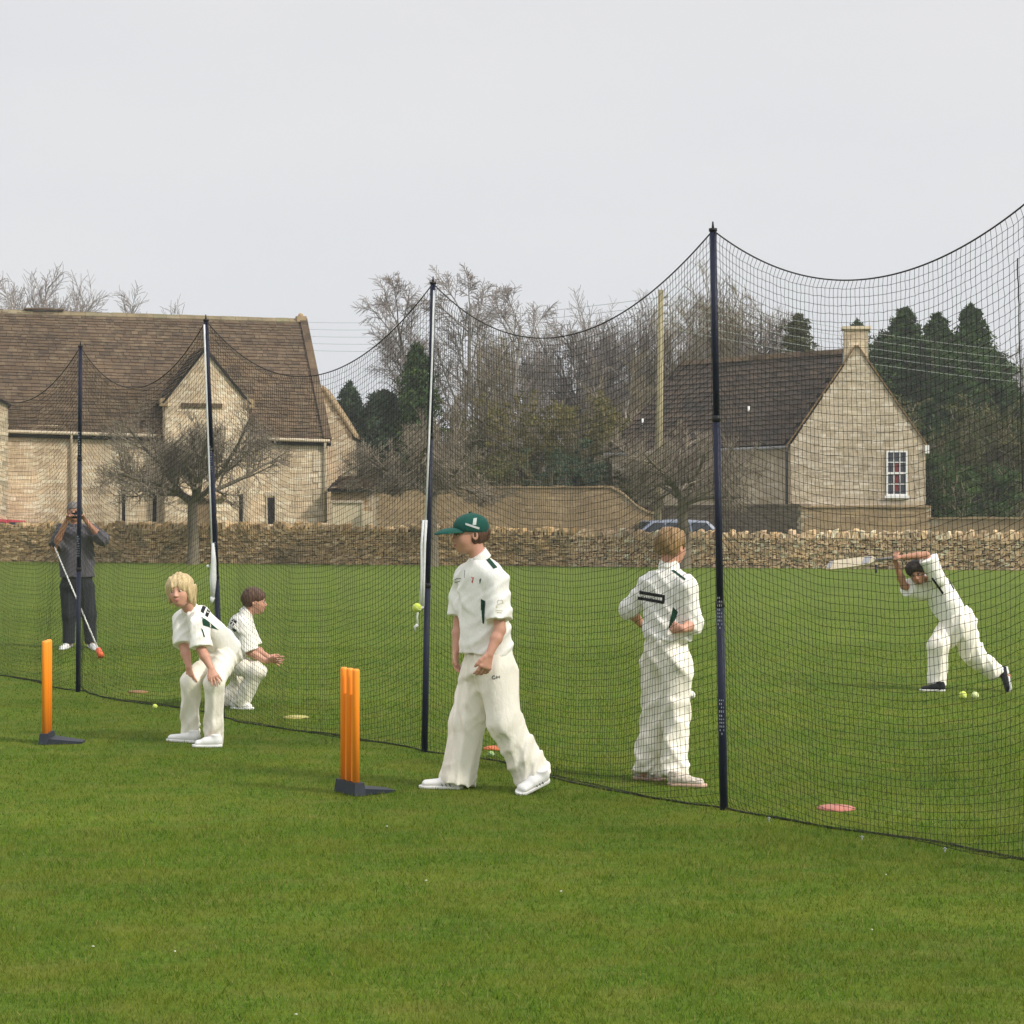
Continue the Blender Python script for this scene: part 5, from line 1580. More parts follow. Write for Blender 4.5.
def face_bits(root, P, Rh, hh, off, browm):
    for sx in (-1, 1):
        m = MB(); m.ball(P(sx * .135, .345, .0) - off, np.array([.050, .05, .022]) * hh, 12, 8, Rh.T); ey = m.build('eye', EYEW, root, True)
        m = MB(); m.ball(P(sx * .130, .378, .002) - off, np.array([.024, .022, .022]) * hh, 10, 7, Rh.T); m.build('iris', IRIS, ey, True)
        m = MB(); m.tube([P(sx * .07, .385, .055) - off, P(sx * .13, .380, .085) - off, P(sx * .20, .335, .072) - off], [.009 * hh, .014 * hh, .008 * hh], 6); m.build('eyebrow', browm, root, True)
        m = MB(); m.tube([P(sx * .075, .368, .012) - off, P(sx * .13, .384, .034) - off, P(sx * .195, .345, .014) - off], .009 * hh, 6); m.build('eyelid', LIPS if False else browm, ey, True)
    m = MB(); m.tube([P(-.085, .385, -.252) - off, P(-.03, .425, -.240) - off, P(0, .43, -.246) - off, P(.03, .425, -.240) - off, P(.085, .385, -.252) - off], [.006 * hh, .017 * hh, .015 * hh, .017 * hh, .006 * hh], 6)
    m.tube([P(-.075, .382, -.262) - off, P(0, .425, -.278) - off, P(.075, .382, -.262) - off], [.006 * hh, .02 * hh, .006 * hh], 6)
    m.build('lips', LIPS, root, True)

def hair_mesh(c, Rh, hh, style, seed):
    Fh = Field(.0042)
    P = lambda x, y, z: c + (Rh.T @ np.array([x, y, z])) * hh
    E = lambda x, y, z, a, b, g, k=.012, op='u', cuts=(): Fh.ell(P(x, y, z), Rh, np.array([a, b, g]) * hh, k, cuts, op)
    up = Rh[2]; fw = Rh[1]
    if style == 'long':
        E(0, -.05, .15, .405, .475, .395)
        E(0, -.24, -.10, .40, .30, .46, .03)
        E(.30, .02, -.05, .12, .20, .32, .03); E(-.30, .02, -.05, .12, .20, .32, .03)
        E(0, -.38, -.42, .30, .14, .22, .04)
        E(0, .52, -.22, .285, .36, .33, .012, 's')
        E(0, .0, -.62, .27, .42, .30, .02, 's')
    elif style == 'cap':      # what shows under a cap
        E(0, -.14, .02, .365, .40, .34, cuts=[(P(0, 0, -.25), -up * 1.0)])
        E(0, .42, -.10, .60, .42, .60, .01, 's')
    else:
        E(0, -.07, .17, .395, .455, .385)
        E(0, -.20, .0, .372, .31, .36, .03)
        if style == 'mop': E(0, .10, .36, .30, .30, .15, .04); E(.22, .12, .22, .16, .22, .2, .03); E(-.22, .12, .22, .16, .22, .2, .03)
        E(0, .50, -.17, .33, .36, .37, .014, 's')
        for sx in (-1, 1): E(sx * .40, .02, -.16, .16, .17, .19, .01, 's')
        E(0, -.1, -.60, .5, .6, .38, .02, 's')
    rr = np.random.default_rng(seed); D = [nrm(rr.normal(0, 1, 3)) for _ in range(4)]
    def dsp(X, Y, Z):
        o = 0; kk = 1.7 if style == 'long' else 1.25
        for i, d in enumerate(D):
            a = (X * d[0] + Y * d[1]) * (90 + 30 * i) + Z * 18 * d[2] + 1.5 * np.sin(X * 40 + i) + 1.2 * np.sin(Z * 35 + Y * 30)
            o = o + kk * (.0022 if i < 2 else .0013) * np.sin(a * (.55 if i < 2 else 1))
        return o
    return Fh.mesh(dsp, 0)

def mk_part(name, VQ, mat, root, off):
    return obj(name, mesh_np(name, VQ[0] - off, VQ[1], None, True, mat), root)

def bvh_of(VQs):
    V = []; Q = []; n = 0
    for v, q in VQs: V.append(v); Q.append(q + n); n += len(v)
    return BVHTree.FromPolygons([tuple(x) for x in np.concatenate(V)], [tuple(int(i) for i in f) for f in np.concatenate(Q)])

def decal(name, bvh, quad, mat, root, off, nu=10, nv=5, lift=.0022, mask=None):
    """a thin patch sewn on the cloth: quad of 4 photo points (tl, tr, br, bl), laid onto the surface"""
    q = np.array(quad, float); o = Vector((0, 0, CAMH)); V = []; ok = []
    for j in range(nv + 1):
        for i in range(nu + 1):
            s, t = i / nu, j / nv
            p = (q[0] * (1 - s) + q[1] * s) * (1 - t) + (q[3] * (1 - s) + q[2] * s) * t
            d = Vector(((p[0] - 512) / F, 1.0, -(p[1] - HOR) / F)).normalized()
            h, n, _, dist = bvh.ray_cast(o, d)
            if h is None: V.append((0, 0, 0)); ok.append(False)
            else:
                if n.dot(d) > 0: n = -n
                V.append(tuple(h + n * lift)); ok.append(True)
    V = np.array(V) - off; fs = []
    for j in range(nv):
        for i in range(nu):
            a = j * (nu + 1) + i; f = [a, a + nu + 1, a + nu + 2, a + 1]
            if all(ok[k] for k in f) and (mask is None or mask((i + .5) / nu, (j + .5) / nv)):
                z = V[f]
                if np.ptp(z, 0).max() < .2: fs.append(f)
    if fs: return obj(name, mesh_np(name, V, np.array(fs), None, True, mat), root)

def strokes(name, bvh, lines, mat, root, off, r=.0022):
    o = Vector((0, 0, CAMH)); m = MB()
    for ln in lines:
        P = []
        for p in ln:
            d = Vector(((p[0] - 512) / F, 1.0, -(p[1] - HOR) / F)).normalized(); h, n, _, _ = bvh.ray_cast(o, d)
            if h is not None:
                if n.dot(d) > 0: n = -n
                P.append(np.array(h + n * .0015) - off)
        if len(P) > 1: m.tube(P, r, 4)
    if m.v: return m.build(name, mat, root)

def shoe(root, heel, toe, ank, up, off, mat, solem, size=1.0, stripe=None):
    heel = np.asarray(heel, float); toe = np.asarray(toe, float); up = nrm(np.asarray(up, float)); d = nrm(toe - heel); up = nrm(up - d * np.dot(up, d)); sd = np.cross(d, up)
    Fs = Field(.004); s = size
    a = heel + d * .034 * s; b = toe - d * .034 * s
    Fs.ecap(a + up * .036 * s, b + up * .026 * s, sd, .034 * s, .038 * s, .034 * s, .022 * s, .02, [(heel + up * .012, -up)])
    Fs.ecap(a + up * .045 * s, a + d * .075 * s + up * .040 * s, sd, .032 * s, .032 * s, .034 * s, .026 * s, .02, [(heel + up * .012, -up)])
    Fs.cone(a + up * .05 * s, a + up * .078 * s + d * .006, .031 * s, .034 * s, .015, [(a + up * .085 * s, up)])
    sh = mk_part('shoe', Fs.mesh(None, 1), mat, root, off)
    Fs = Field(.004)
    Fs.ecap(a + up * .010, b + up * .010, sd, .038 * s, .041 * s, .05, .05, .005, [(heel + up * .018, up), (heel, -up)])
    mk_part('sole', Fs.mesh(None, 0), solem, sh, off)
    m = MB()   # laces
    for i in range(4):
        c = a + d * (.048 + i * .018) * s + up * (.064 - i * .007) * s - off; m.tube([c - sd * .014, c + up * .004, c + sd * .014], .0025, 5)
    m.build('laces', solem if stripe is None else stripe, sh)
    if stripe is not None:
        for sg in (-1, 1):
            m = MB()
            for i in range(3):
                c = a + d * (.03 + i * .022) * s + sd * sg * .0365 * s - off
                m.tube([c + up * .018, c + up * .030 + d * .006 + sd * sg * .001, c + up * .046 + d * .014 - sd * sg * .006], .0032, 5)
            m.build('stripe', stripe, sh)
    return sh

def person(label, base, J, pf, o):
    """J: joints in world space; pf: chest facing; o: options"""
    base = np.asarray(base, float); off = base
    root = thing('person', label, 'person', base)
    hh = o.get('hh', .205); sk = o.get('skin', SKIN); s = o.get('s', 1.0)
    pf = nrm(pf); trunk = nrm(J['neck'] - J['pel']); side = nrm(np.cross(pf, trunk)); fr = np.cross(trunk, side)
    Rh = frame(J['hf'], J['hu']); hc = J['head']
    # ---- body
    B = Field(.0046)
    P = head(B, hc, Rh, hh)
    B.cone(J['neck'] - trunk * .03, hc + Rh.T @ np.array([0, -.10, -.22]) * hh, .048 * s * o.get('nr', 1), .046 * s * o.get('nr', 1), .02)
    ch = J['neck'] - trunk * .10 * s
    B.ecap(ch, J['pel'], side, .105 * s, .095 * s, .07 * s, .075 * s, .03)
    for a in 'LR':
        sh, el, wr = J['sh' + a], J['el' + a], J['wr' + a]
        B.cone(ch + trunk * .03, sh, .05 * s, .042 * s, .03)
        B.cone(sh, el, .040 * s, .032 * s, .02)
        B.cone(el, el + (wr - el) * .35, .032 * s, .033 * s, .015); B.cone(el + (wr - el) * .35, wr, .033 * s, .0215 * s, .015)
        hd = J['hand' + a]
        hand(B, wr, hd['d'], hd['pn'], hd['th'], hd.get('L', .150 * s), hd.get('curl', .35), hd.get('spread', .1))
        hp, kn, an = J['hip' + a], J['kn' + a], J['an' + a]
        B.cone(hp, kn, .062 * s, .045 * s, .03); B.cone(kn, an, .042 * s, .03 * s, .02)
        B.cone(an, (J['toe' + a] + J['heel' + a]) / 2 + [0, 0, .03], .028, .022, .02)
    mk_part('body', B.mesh(None, 1), sk, root, off)
    face_bits(root, P, Rh, hh, off, o.get('hairm', H_BROWN))
    # ---- hair
    if o.get('hair'): mk_part('hair', hair_mesh(hc, Rh, hh, o['hair'], 3), o['hairm'], root, off)
    # ---- shirt
    S = Field(.0054)
    w1, w2, d1, d2 = o.get('torso', (.155, .15, .105, .115)); hem = J['hem']; hn = nrm(o.get('hemn', -trunk))
    cut = [(hem, hn)]
    S.ecap(J['neck'] - trunk * .115 * s, hem + hn * .06, side, w1 * s, w2 * s, d1 * s, d2 * s, .04, cut)
    cuffs = []
    if o.get('yoke'): S.cone(J['neck'] - trunk * .07, J['neck'] - trunk * .005, .085, .058, .03)
    for a in 'LR':
        sh, el, wr = J['sh' + a], J['el' + a], J['wr' + a]
        S.cone(J['neck'] - trunk * .045 * s, sh, .050 * s, .060 * s, .04)
        fcf = o.get('cuff' + a, .82); r1, r2 = o.get('sl', (.062, .080))
        if fcf <= 1:
            cf = sh + (el - sh) * fcf; dn = nrm(el - sh); S.cone(sh, cf + dn * .05, r1 * s, r2 * s, .035, [(cf, dn)])
        else:
            cf = el + (wr - el) * (fcf - 1); dn = nrm(wr - el); S.cone(sh, el, r1 * s, r2 * s, .035); S.cone(el, cf + dn * .04, r2 * s, r2 * .85 * s, .02, [(cf, dn)])
    sm = o.get('shirtm', SHIRT)
    bands = [(J['el' + a] * .35 + J['sh' + a] * .65, nrm(J['el' + a] - J['sh' + a]), .06, .004, 90) for a in 'LR'] + [(hem - hn * .05, hn, .06, .005, 75)]
    sv = S.mesh(folds(o.get('fold', .0055), o.get('seed', 1), (1, 1, .5), 30, bands), 3)
    so = mk_part('shirt', sv, sm, root, off)
    # collar
    if o.get('collar', True):
        nd = nrm(hc - J['neck']); K = Field(.004); c0 = J['neck'] + nd * .002
        K.cone(c0 - nd * .05, c0 + nd * .06, .074 * s, .050 * s, .01, [(c0 + nd * .033 * s + fr * .0, nrm(nd + fr * .35)), (c0 - nd * .02 * s, -nrm(nd + fr * .2))])
        fv = c0 + fr * .065; K.cone(fv + nd * .05, fv - nd * .03, .016, .010, .003, (), 's')
        mk_part('collar', K.mesh(None, 1), sm, root, off)
    # ---- trousers
    T = Field(.0054); tr = o.get('leg', (.105, .085, .085, .085)); pd = o.get('pelv', (.150, .115))
    T.ecap(J['pel'] + trunk * o.get('waist', .10) * s, J['pel'] - trunk * .02, side, pd[0] * .93 * s, pd[0] * s, pd[1] * .95 * s, pd[1] * s, .04, [(J['pel'] + trunk * o.get('waist', .10) * s, trunk)])
    bands = []
    for a in 'LR':
        hp, kn, an = J['hip' + a], J['kn' + a], J['an' + a]; dn = nrm(an - kn)
        T.cone(hp, kn, tr[0] * s, tr[1] * s, .045); T.cone(kn, an + dn * .03, tr[2] * s, tr[3] * s, .03, [(an, dn)])
        bands += [(kn, nrm(an - hp), .07, .006, 70), (an - dn * .06, dn, .07, o.get('bunch', .006), 80), (hp, nrm(kn - hp), .07, .003, 65)]
    tv = T.mesh(folds(o.get('foldt', .007) * .8, o.get('seed', 1) + 50, (1, 1, .22), 34, bands), 3)
    to = mk_part('trousers', tv, o.get('trm', CREAM), root, off)
    for a in 'LR':
        up = J.get('fup' + a, UP); shoe(root, J['heel' + a], J['toe' + a], J['an' + a], up, off, o.get('shoem', WHITEC), o.get('solem', WHITEC), o.get('shoes', 1.0), o.get('stripe'))
    return dict(root=root, off=off, P=P, Rh=Rh, hh=hh, hc=hc, shirt=so, trousers=to, bs=bvh_of([sv]), bt=bvh_of([tv]), side=side, fr=fr)

def joints(Z0, d, s=1.0):
    J = {}
    for k, v in d.items():
        if isinstance(v, tuple) and len(v) == 3 and not k in ('hf', 'hu', 'fupL', 'fupR'): J[k] = W(v[0], v[1], Z0 + v[2])
        elif isinstance(v, tuple) and len(v) == 2: J[k] = G(*v)
        else: J[k] = v
        if isinstance(J[k], tuple): J[k] = np.array(J[k], float)
    return J

# ---- the boy in the green cap, walking left
def boy_cap():
    J = joints(11.4, dict(head=(469.5, 534, 0), hf=(-.94, -.30, -.07), hu=(.08, 0, 1), neck=(480, 558.5, .0), pel=(490, 662, .0), hem=(488, 653, 0),
        shR=(466, 578, .13), shL=(497, 581, -.13), elR=(459, 624, .15), elL=(500, 630, -.20), wrR=(456, 651, .10), wrL=(489.5, 654, -.25),
        hipR=(481, 672, .07), hipL=(497, 672, -.07), knR=(468, 722, .06), knL=(505, 722, -.12), anR=(457, 783, .04), anL=(533, 776, -.08),
        toeR=(420, 788), heelR=(463, 789), toeL=(518, 795), heelL=(548, 780, -.12), fupL=(.35, 0, 1)))
    J['handR'] = dict(d=(-.05, -.1, -1), pn=(.9, -.3, 0), th=1, curl=.5, L=.165); J['handL'] = dict(d=(-.30, -.1, -1), pn=(-.5, .9, 0), th=-1, curl=.55, L=.175)
    b = (J['toeR'] + J['toeL']) / 2; b[2] = 0
    p = person('boy in a dark green cap and cricket whites walking left past the orange wicket', b, J, (-.72, -.70, 0),
        dict(hh=.222, hair='cap', hairm=H_BROWN, torso=(.150, .165, .105, .135), cuffR=.80, cuffL=.80, sl=(.062, .078), leg=(.112, .094, .090, .104), pelv=(.145, .128), seed=4, fold=.007, foldt=.011, waist=.06, stripe=GREYM, hemn=(-.05, 0, -1), shoes=1.02))
    off, root, P, Rh, hh = p['off'], p['root'], p['P'], p['Rh'], p['hh']
    K = Field(.004)
    K.ell(P(0, -.05, .17), Rh, np.array([.415, .475, .365]) * hh, .01, [(P(0, 0, .06), -nrm(Rh[2] - Rh[1] * .10))])
    cm = mk_part('cap', K.mesh(None, 1), CAPG, root, off)
    K = Field(.0035)
    K.ell(P(0, .44, .03), Rh, np.array([.34, .50, .17]) * hh, .004, [(P(0, .20, 0), -Rh[1])])
    K.ell(P(0, .44, -.02), Rh, np.array([.36, .52, .17]) * hh, .004, (), 's')
    mk_part('cap_brim', K.mesh(None, 1), CAPG, cm, off)
    m = MB(); m.ball(P(0, -.05, .54) - off, .009, 8, 6); m.build('cap_button', CAPG, cm, True)
    bc = bvh_of([(np.array([tuple(v.co) for v in cm.data.vertices]) + off, np.array([tuple(f.vertices) for f in cm.data.polygons]))])
    wm = plain('white_thread', (.50, .54, .52), .8)
    decal('cap_badge', bc, [(473.5, 518.5), (476.8, 518), (476, 525), (472.5, 525)], wm, root, off, 6, 6)
    decal('cap_badge', bc, [(465.5, 523), (479.5, 527.5), (479, 529.5), (465.5, 525)], wm, root, off, 10, 3)
    decal('shoulder_panel', p['bs'], [(483.5, 557), (487, 555.5), (497.5, 567.5), (493.5, 569)], GREEN, root, off, 6, 12)
    decal('side_panel', p['bs'], [(481, 599), (485.5, 601), (485, 611), (481, 610)], GREEN, root, off, 5, 10)
    decal('side_panel', p['bs'], [(481.5, 610), (485, 611), (484, 624), (482.5, 623)], GREEN, root, off, 4, 10)
    decal('piping', p['bs'], [(479.5, 580), (481.5, 578), (480.5, 582.5), (479.8, 584)], GREEN, root, off, 3, 4)
    red = plain('red_thread', (.45, .05, .06), .8)
    strokes('chest_emblem', p['bs'], [[(471.5, 577), (473.5, 579), (471.8, 582)], [(473.5, 577), (472.5, 583)]], red, root, off, .0025)
    strokes('chest_lettering', p['bs'], [[(455, 580), (457, 578.5), (461, 578.5)], [(455, 582.5), (460, 581)]], GREYM, root, off, .0018)
    gold = plain('gold_thread', (.45, .40, .22), .8)
    strokes('sleeve_emblem', p['bs'], [[(496.5, 608), (498, 600.5), (502, 600), (503, 603), (498, 604.5)], [(496.5, 610.5), (503, 611)], [(497, 612.5), (502, 613)]], gold, root, off, .0016)
    strokes('shirt_placket', p['bs'], [[(464.5, 562), (465, 570), (464.5, 578)]], GREYM, root, off, .0014)
    strokes('trouser_lettering', p['bt'], [[(495.2, 676), (493.2, 675.8), (492, 677.3), (493, 679), (495.3, 678.6), (495.3, 677.4)], [(496.6, 678.6), (496.8, 675.8), (498, 677.6), (499.2, 675.6), (499.5, 678.2)]], BLACKC, root, off, .0022)
boy_cap()

# ---- the boy with his back turned, beyond the net
def boy_back():
    J = joints(11.75, dict(head=(672, 546.5, 0), hf=(.66, .75, -.10), hu=(.02, 0, 1), neck=(669, 567, 0), pel=(667, 654, 0), hem=(667, 639, 0),
        shL=(650, 585, .09), shR=(687, 587, -.11), elL=(629, 609, .16), elR=(693, 624, -.10), wrL=(642, 625, .28), wrR=(683, 629, -.20),
        hipL=(657, 664, .06), hipR=(678, 665, -.06), knL=(655, 716, .05), knR=(675, 720, -.05), anL=(645, 772, .03), anR=(675, 775, -.14),
        heelL=(634, 779), toeL=(664, 781), heelR=(668, 785.5), toeR=(706, 787)))
    J['handL'] = dict(d=(.7, .5, -.1), pn=(0, -.5, -.6), th=1, curl=.4); J['handR'] = dict(d=(-.9, .35, .25), pn=(.1, 1, 0), th=1, curl=.75, L=.13)
    b = (J['heelR'] + J['heelL']) / 2; b[2] = 0
    spk = plain('trainer_mesh', (.50, .45, .38), .7, .5, 60)
    p = person('boy in cricket whites with his back turned and hands on hips, beyond the net', b, J, (.5, .87, 0),
        dict(hh=.212, hair='short', hairm=H_SAND, torso=(.150, .150, .100, .115), cuffL=1.1, cuffR=1.12, sl=(.056, .058), leg=(.090, .080, .074, .072), pelv=(.130, .115), seed=9, foldt=.010, bunch=.016, waist=.10, shoem=spk, solem=plain('pink_sole', (.55, .38, .30), .6)))
    off, root = p['off'], p['root']
    bl = p['bs']
    decal('back_band', bl, [(639.5, 590.5), (664.5, 595.0), (664.3, 598), (639.3, 594.0)], BLACKC, root, off, 14, 3)
    decal('back_band', bl, [(638, 596.5), (664, 601.0), (663.5, 604), (637.8, 599.6)], BLACKC, root, off, 14, 3)
    decal('back_band', bl, [(662.5, 594.7), (665, 595.2), (664.2, 603.8), (661.8, 603.3)], BLACKC, root, off, 3, 6)
    ln = []
    x = 641.5
    while x < 660: ln.append([(x, 595.6 + (x - 640) * .17), (x, 597.6 + (x - 640) * .17)]); x += 2.3
    strokes('back_lettering', bl, ln, BLACKC, root, off, .0016)
    decal('side_panel', bl, [(673, 607), (678, 612), (673, 626), (668.5, 628)], GREEN, root, off, 6, 10)
    decal('shoulder_piping', bl, [(671, 570.5), (674, 570), (686, 579), (684.5, 580.5)], GREEN, root, off, 4, 10)
boy_back()

# ---- the blond boy, hands on knees
def boy_blond():
    J = joints(13.7, dict(head=(180.5, 590.5, -.08), hf=(-.22, -.97, -.05), hu=(-.12, .0, 1), neck=(190, 609.5, .04), pel=(225, 652, .28), hem=(229, 650, .28),
        shR=(182, 621, .10), shL=(199, 625, -.12), elR=(184, 647, .02), elL=(201.5, 650, -.16), wrR=(189, 667, -.05), wrL=(211, 668, -.20),
        hipR=(217, 658, .26), hipL=(225, 660, .14), knR=(191, 682, .0), knL=(214, 683, -.14), anR=(190, 736, .12), anL=(213, 740, -.02),
        toeR=(168, 741), heelR=(199, 743), toeL=(193, 747), heelL=(222, 747)))
    J['handR'] = dict(d=(.2, -.1, -1), pn=(.6, .8, -.2), th=-1, curl=.15, spread=.2); J['handL'] = dict(d=(.42, -.25, -.85), pn=(-.3, .9, -.45), th=-1, curl=.12, spread=.28)
    b = (J['heelR'] + J['toeL']) / 2; b[2] = 0
    p = person('blond boy in cricket whites bending with hands on his knees, looking at the camera', b, J, (-.62, -.55, -.55),
        dict(hh=.222, hair='long', hairm=H_BLOND, torso=(.125, .122, .095, .105), cuffR=.92, cuffL=.90, sl=(.062, .084), leg=(.086, .066, .064, .064), pelv=(.115, .108), seed=14, waist=.05, s=.97, fold=.007, foldt=.010, bunch=.011))
    off, root = p['off'], p['root']; bl = p['bs']
    decal('back_band', bl, [(202.5, 605.5), (206, 607), (203.4, 613.5), (200.3, 611.5)], BLACKC, root, off, 4, 6)
    decal('back_band', bl, [(207.5, 608.5), (210.5, 610), (207.5, 617.5), (204.8, 615.3)], BLACKC, root, off, 4, 6)
    decal('side_panel', bl, [(201.5, 617), (206, 619.5), (218.5, 630), (203, 625.5)], GREEN, root, off, 8, 6)
    decal('piping', bl, [(201, 628), (203, 630), (205, 637), (203.5, 637)], GREEN, root, off, 3, 6)
    return p
boy_blond()

# ---- the crouching boy beyond the net
def boy_crouch():
    J = joints(16.2, dict(head=(255, 601, 0), hf=(.96, .18, -.10), hu=(.1, 0, 1), neck=(246, 614, 0), pel=(229, 658, .02), hem=(232, 659, .0),
        shR=(241, 626, -.13), shL=(244, 624, .14), elR=(250, 652, -.14), elL=(254, 648, .18), wrR=(266, 661, -.12), wrL=(268, 657, .12),
        hipR=(231, 664, -.07), hipL=(228, 664, .08), knR=(257, 671, -.14), knL=(243, 681, .16), anR=(240, 703, -.05), anL=(225, 701, .16),
        heelR=(231, 709), toeR=(253, 709.5), heelL=(221, 706), toeL=(240, 706)))
    J['handR'] = dict(d=(1, -.1, .05), pn=(.1, .6, .8), th=1, curl=.05, spread=.45, L=.15); J['handL'] = dict(d=(1, .05, -.35), pn=(-.2, -.7, .6), th=-1, curl=.05, spread=.45, L=.15)
    b = (J['heelR'] + J['heelL']) / 2; b[2] = 0
    p = person('dark-haired boy crouching beyond the net with open hands ready to catch', b, J, (.93, .30, -.3),
        dict(hh=.205, hair='short', hairm=H_BROWN, torso=(.128, .125, .100, .110), cuffR=.95, cuffL=.9, sl=(.062, .078), leg=(.078, .066, .062, .066), pelv=(.118, .105), seed=22, waist=.05, foldt=.010, stripe=GREYM))
    bl, off, root = p['bs'], p['off'], p['root']
    decal('back_band', bl, [(230, 616.5), (237, 621.5), (236, 623.8), (229, 618.8)], BLACKC, root, off, 6, 3)
    decal('back_band', bl, [(227.5, 619.5), (234.5, 624.0), (233.5, 626), (226.5, 621.5)], BLACKC, root, off, 6, 3)
    decal('side_panel', bl, [(233, 628), (237, 630), (235, 632), (231.5, 629.5)], GREEN, root, off, 4, 3)
boy_crouch()

# ---- the batting boy
def boy_bat():
    Z0 = 17.9
    J = joints(Z0, dict(head=(917, 572.5, -.06), hf=(-.28, -.88, -.34), hu=(-.32, 0, 1), neck=(929, 578.5, .07), pel=(958, 619, .05), hem=(957, 623, .05),
        shR=(922, 592, .12), shL=(938, 579, -.10), elR=(904, 586, -.02), elL=(926, 555, -.14), wrR=(895.5, 562, -.10), wrL=(903, 557, -.16),
        hipR=(952, 626, .10), hipL=(961, 627, -.03), knR=(938, 646, -.05), knL=(974, 655, .0), anR=(937, 684, -.02), anL=(998, 674, .02),
        heelR=(945, 691.5), toeR=(920, 691), toeL=(1011, 692), heelL=(1006.5, 668, .05), fupL=(-1, 0, .2)))
    J['handR'] = dict(d=(-.25, -.1, .9), pn=(1, .2, .2), th=1, curl=.95, L=.135); J['handL'] = dict(d=(-1, .15, .12), pn=(.1, .3, -1), th=1, curl=.95, L=.135)
    b = (J['heelR'] + J['toeL']) / 2; b[2] = 0
    p = person('boy batting beyond the net at the right, arms raised over his bowed head', b, J, (-.62, -.62, -.4),
        dict(hh=.205, hair='mop', hairm=H_DARK, skin=SKIN_T, nr=.6, yoke=True, torso=(.150, .135, .105, .120), cuffR=.80, cuffL=.85, sl=(.065, .085), leg=(.115, .092, .085, .078), pelv=(.14, .13), seed=30, waist=.05, foldt=.011, fold=.008,
             shoem=BLACKC, solem=plain('black_white_sole', (.6, .6, .58), .6), hemn=nrm(W(962, 632, Z0) - W(930, 588, Z0))))
    bl, off, root = p['bs'], p['off'], p['root']
    decal('side_panel', bl, [(931, 578), (933, 577.5), (944, 593), (942.5, 594.5)], BLACKC, root, off, 3, 14)
    decal('side_panel', bl, [(944.5, 573.5), (946.5, 574), (955, 589), (953.5, 590)], BLACKC, root, off, 3, 14)
    # bat
    h0 = W(899.0, 557.2, Z0 - .12); tip = W(828, 566.0, Z0 + .44); ax = nrm(tip - h0); Lb = np.linalg.norm(tip - h0)
    rt = thing('cricket_bat', 'worn pale cricket bat held out behind the batting boy\'s head', 'bat', h0)
    nn = nrm(np.cross(ax, UP)); nn = nn if nn[1] < 0 else -nn; nn = nrm(nn * .75 + np.cross(ax, nn) * .0 + UP * .65); nn = nrm(nn - ax * np.dot(nn, ax)); sd = np.cross(ax, nn)
    m = MB(); m.tube([-ax * .02, ax * .25], .0155, 10); m.build('handle', plain('grey_grip', (.30, .28, .26), .8), rt, True)
    s0 = .25
    secs = [(s0, .016, .014, .014), (s0 + .05, .045, .016, .020), (s0 + .12, .052, .014, .026), (Lb * .72, .053, .012, .036), (Lb * .93, .053, .012, .028), (Lb, .042, .010, .016)]
    m = MB(); V = []
    for t, w, f_, bk in secs:
        c = ax * t
        V += [c - sd * w + nn * f_ * .7, c + nn * f_, c + sd * w + nn * f_ * .7, c + sd * w - nn * f_ * .6, c - nn * bk, c - sd * w - nn * f_ * .6]
    q = [[i * 6 + j, i * 6 + (j + 1) % 6, (i + 1) * 6 + (j + 1) % 6, (i + 1) * 6 + j] for i in range(len(secs) - 1) for j in range(6)]
    e = (len(secs) - 1) * 6; m.add(V, q + [[0, 3, 2, 1], [0, 5, 4, 3], [e, e + 1, e + 2, e + 3], [e, e + 3, e + 4, e + 5]])
    wl = plain('willow', (.72, .62, .44), .6, .12, 9); m.build('blade', wl, rt)
    st = plain('grey_sticker', (.40, .40, .42), .5)
    for t0, t1 in ((s0 + .055, s0 + .13), (Lb * .93, Lb * .985)):
        m = MB(); w = .04
        for a_, w_ in ((nn, w),):
            m.hexa([ax * t0 - sd * w + nn * .0165, ax * t0 + sd * w + nn * .0165, ax * t1 + sd * w + nn * .0145, ax * t1 - sd * w + nn * .0145,
                    ax * t0 - sd * w + nn * .019, ax * t0 + sd * w + nn * .019, ax * t1 + sd * w + nn * .017, ax * t1 - sd * w + nn * .017])
        m.build('sticker', st, rt)
boy_bat()

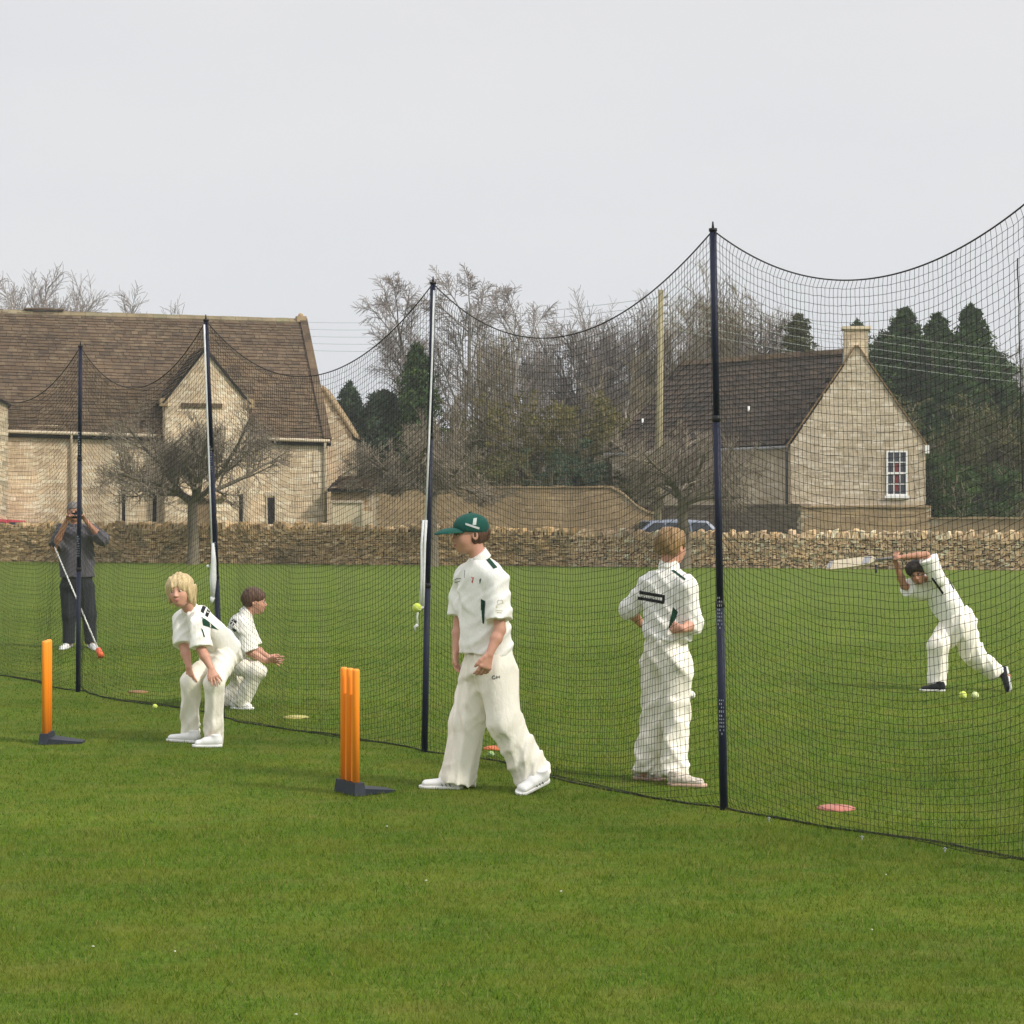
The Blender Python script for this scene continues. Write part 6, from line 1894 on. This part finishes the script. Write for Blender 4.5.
# ---- the man photographing
def man():
    Z0 = 23.7
    J = joints(Z0, dict(head=(74.5, 512, 0), hf=(.05, -1, .0), hu=(0, 0, 1), neck=(76, 526, 0), pel=(77, 582, 0), hem=(77, 577, 0),
        shR=(63, 530, 0), shL=(90, 530, 0), elR=(54, 548, -.14), elL=(102, 539, -.16), wrR=(66.5, 521, -.26), wrL=(86, 521, -.26),
        hipR=(69, 588, 0), hipL=(85, 588, 0), knR=(69, 615, -.03), knL=(89, 615, -.03), anR=(68.5, 643, 0), anL=(91, 643, 0),
        heelR=(70, 646.5), toeR=(62, 650), heelL=(90, 646.5), toeL=(96, 650.5)))
    J['handR'] = dict(d=(.5, -.3, .9), pn=(.6, -.5, -.3), th=1, curl=.75, L=.17); J['handL'] = dict(d=(-.5, -.3, .9), pn=(-.6, -.5, -.3), th=-1, curl=.75, L=.17)
    b = (J['heelR'] + J['heelL']) / 2; b[2] = 0
    p = person('man in a grey sweatshirt and dark trousers photographing from beyond the net', b, J, (0, -1, 0),
        dict(hh=.232, s=1.2, hair='short', hairm=H_GREY, skin=SKIN_T, shirtm=GREYS, trm=CHAR, torso=(.170, .168, .120, .135), cuffR=.95, cuffL=1.35, sl=(.062, .066), leg=(.090, .070, .062, .058),
             pelv=(.150, .12), seed=40, waist=.10, fold=.006, foldt=.006))
    root, off = p['root'], p['off']
    c = W(77, 515.5, Z0 - .25)
    rt = thing('camera', 'small black camera held up to the man\'s face', 'camera', c)
    m = MB(); m.box((-.06, -.02, -.035), (.06, .02, .035)); m.box((-.02, -.018, .035), (.02, .015, .05)); m.build('camera_body', BLACKC, rt)
    m = MB(); m.tube([[0, -.02, -.003], [0, -.055, -.003]], .026, 14); m.build('lens', BLACKC, rt, True)
    m = MB(); m.tube([[0, -.0552, -.003], [0, -.056, -.003]], .018, 12); m.build('front_glass', M_PANE, rt, True)
    # the stick hanging from his arm
    t0 = W(52, 541, Z0 - .30); t1 = G(100, 658)
    rt = thing('ball_stick', 'long pale stick with an orange tip, slanting from the man\'s elbow to the grass', 'stick', (t1[0], t1[1], 0))
    t1 = t1 + [0, 0, .05]; o_ = np.array([t1[0], t1[1], 0])
    m = MB(); m.tube([t0 - o_, t1 - o_], .009, 8); m.build('shaft', plain('pale_metal', (.62, .63, .58), .4), rt, True)
    d = nrm(t0 - t1); m = MB(); m.tube([t1 - o_ - d * .045, t1 - o_ + d * .07], [.036, .030], 12); m.build('tip', plain('orange_tip', (.75, .14, .05), .5), rt, True)
    m = MB(); m.tube([t0 - o_ - d * .12, t0 - o_], .017, 8); m.build('grip', BLACKC, rt, True)
man()
# ================================================================ thin spring haze over the whole place
def haze():
    m = bpy.data.materials.new('haze'); m.use_nodes = True; t = m.node_tree; t.nodes.clear()
    o = t.nodes.new('ShaderNodeOutputMaterial'); v = t.nodes.new('ShaderNodeVolumePrincipled')
    v.inputs['Color'].default_value = (.92, .94, .97, 1); v.inputs['Density'].default_value = .0008; v.inputs['Anisotropy'].default_value = .2
    t.links.new(v.outputs[0], o.inputs['Volume'])
    b = MB(); b.box((-120, -30, -1), (120, 210, 18)); ob = b.build('haze', m); tag(ob, 'thin pale haze', 'haze', None, 'stuff')
haze()
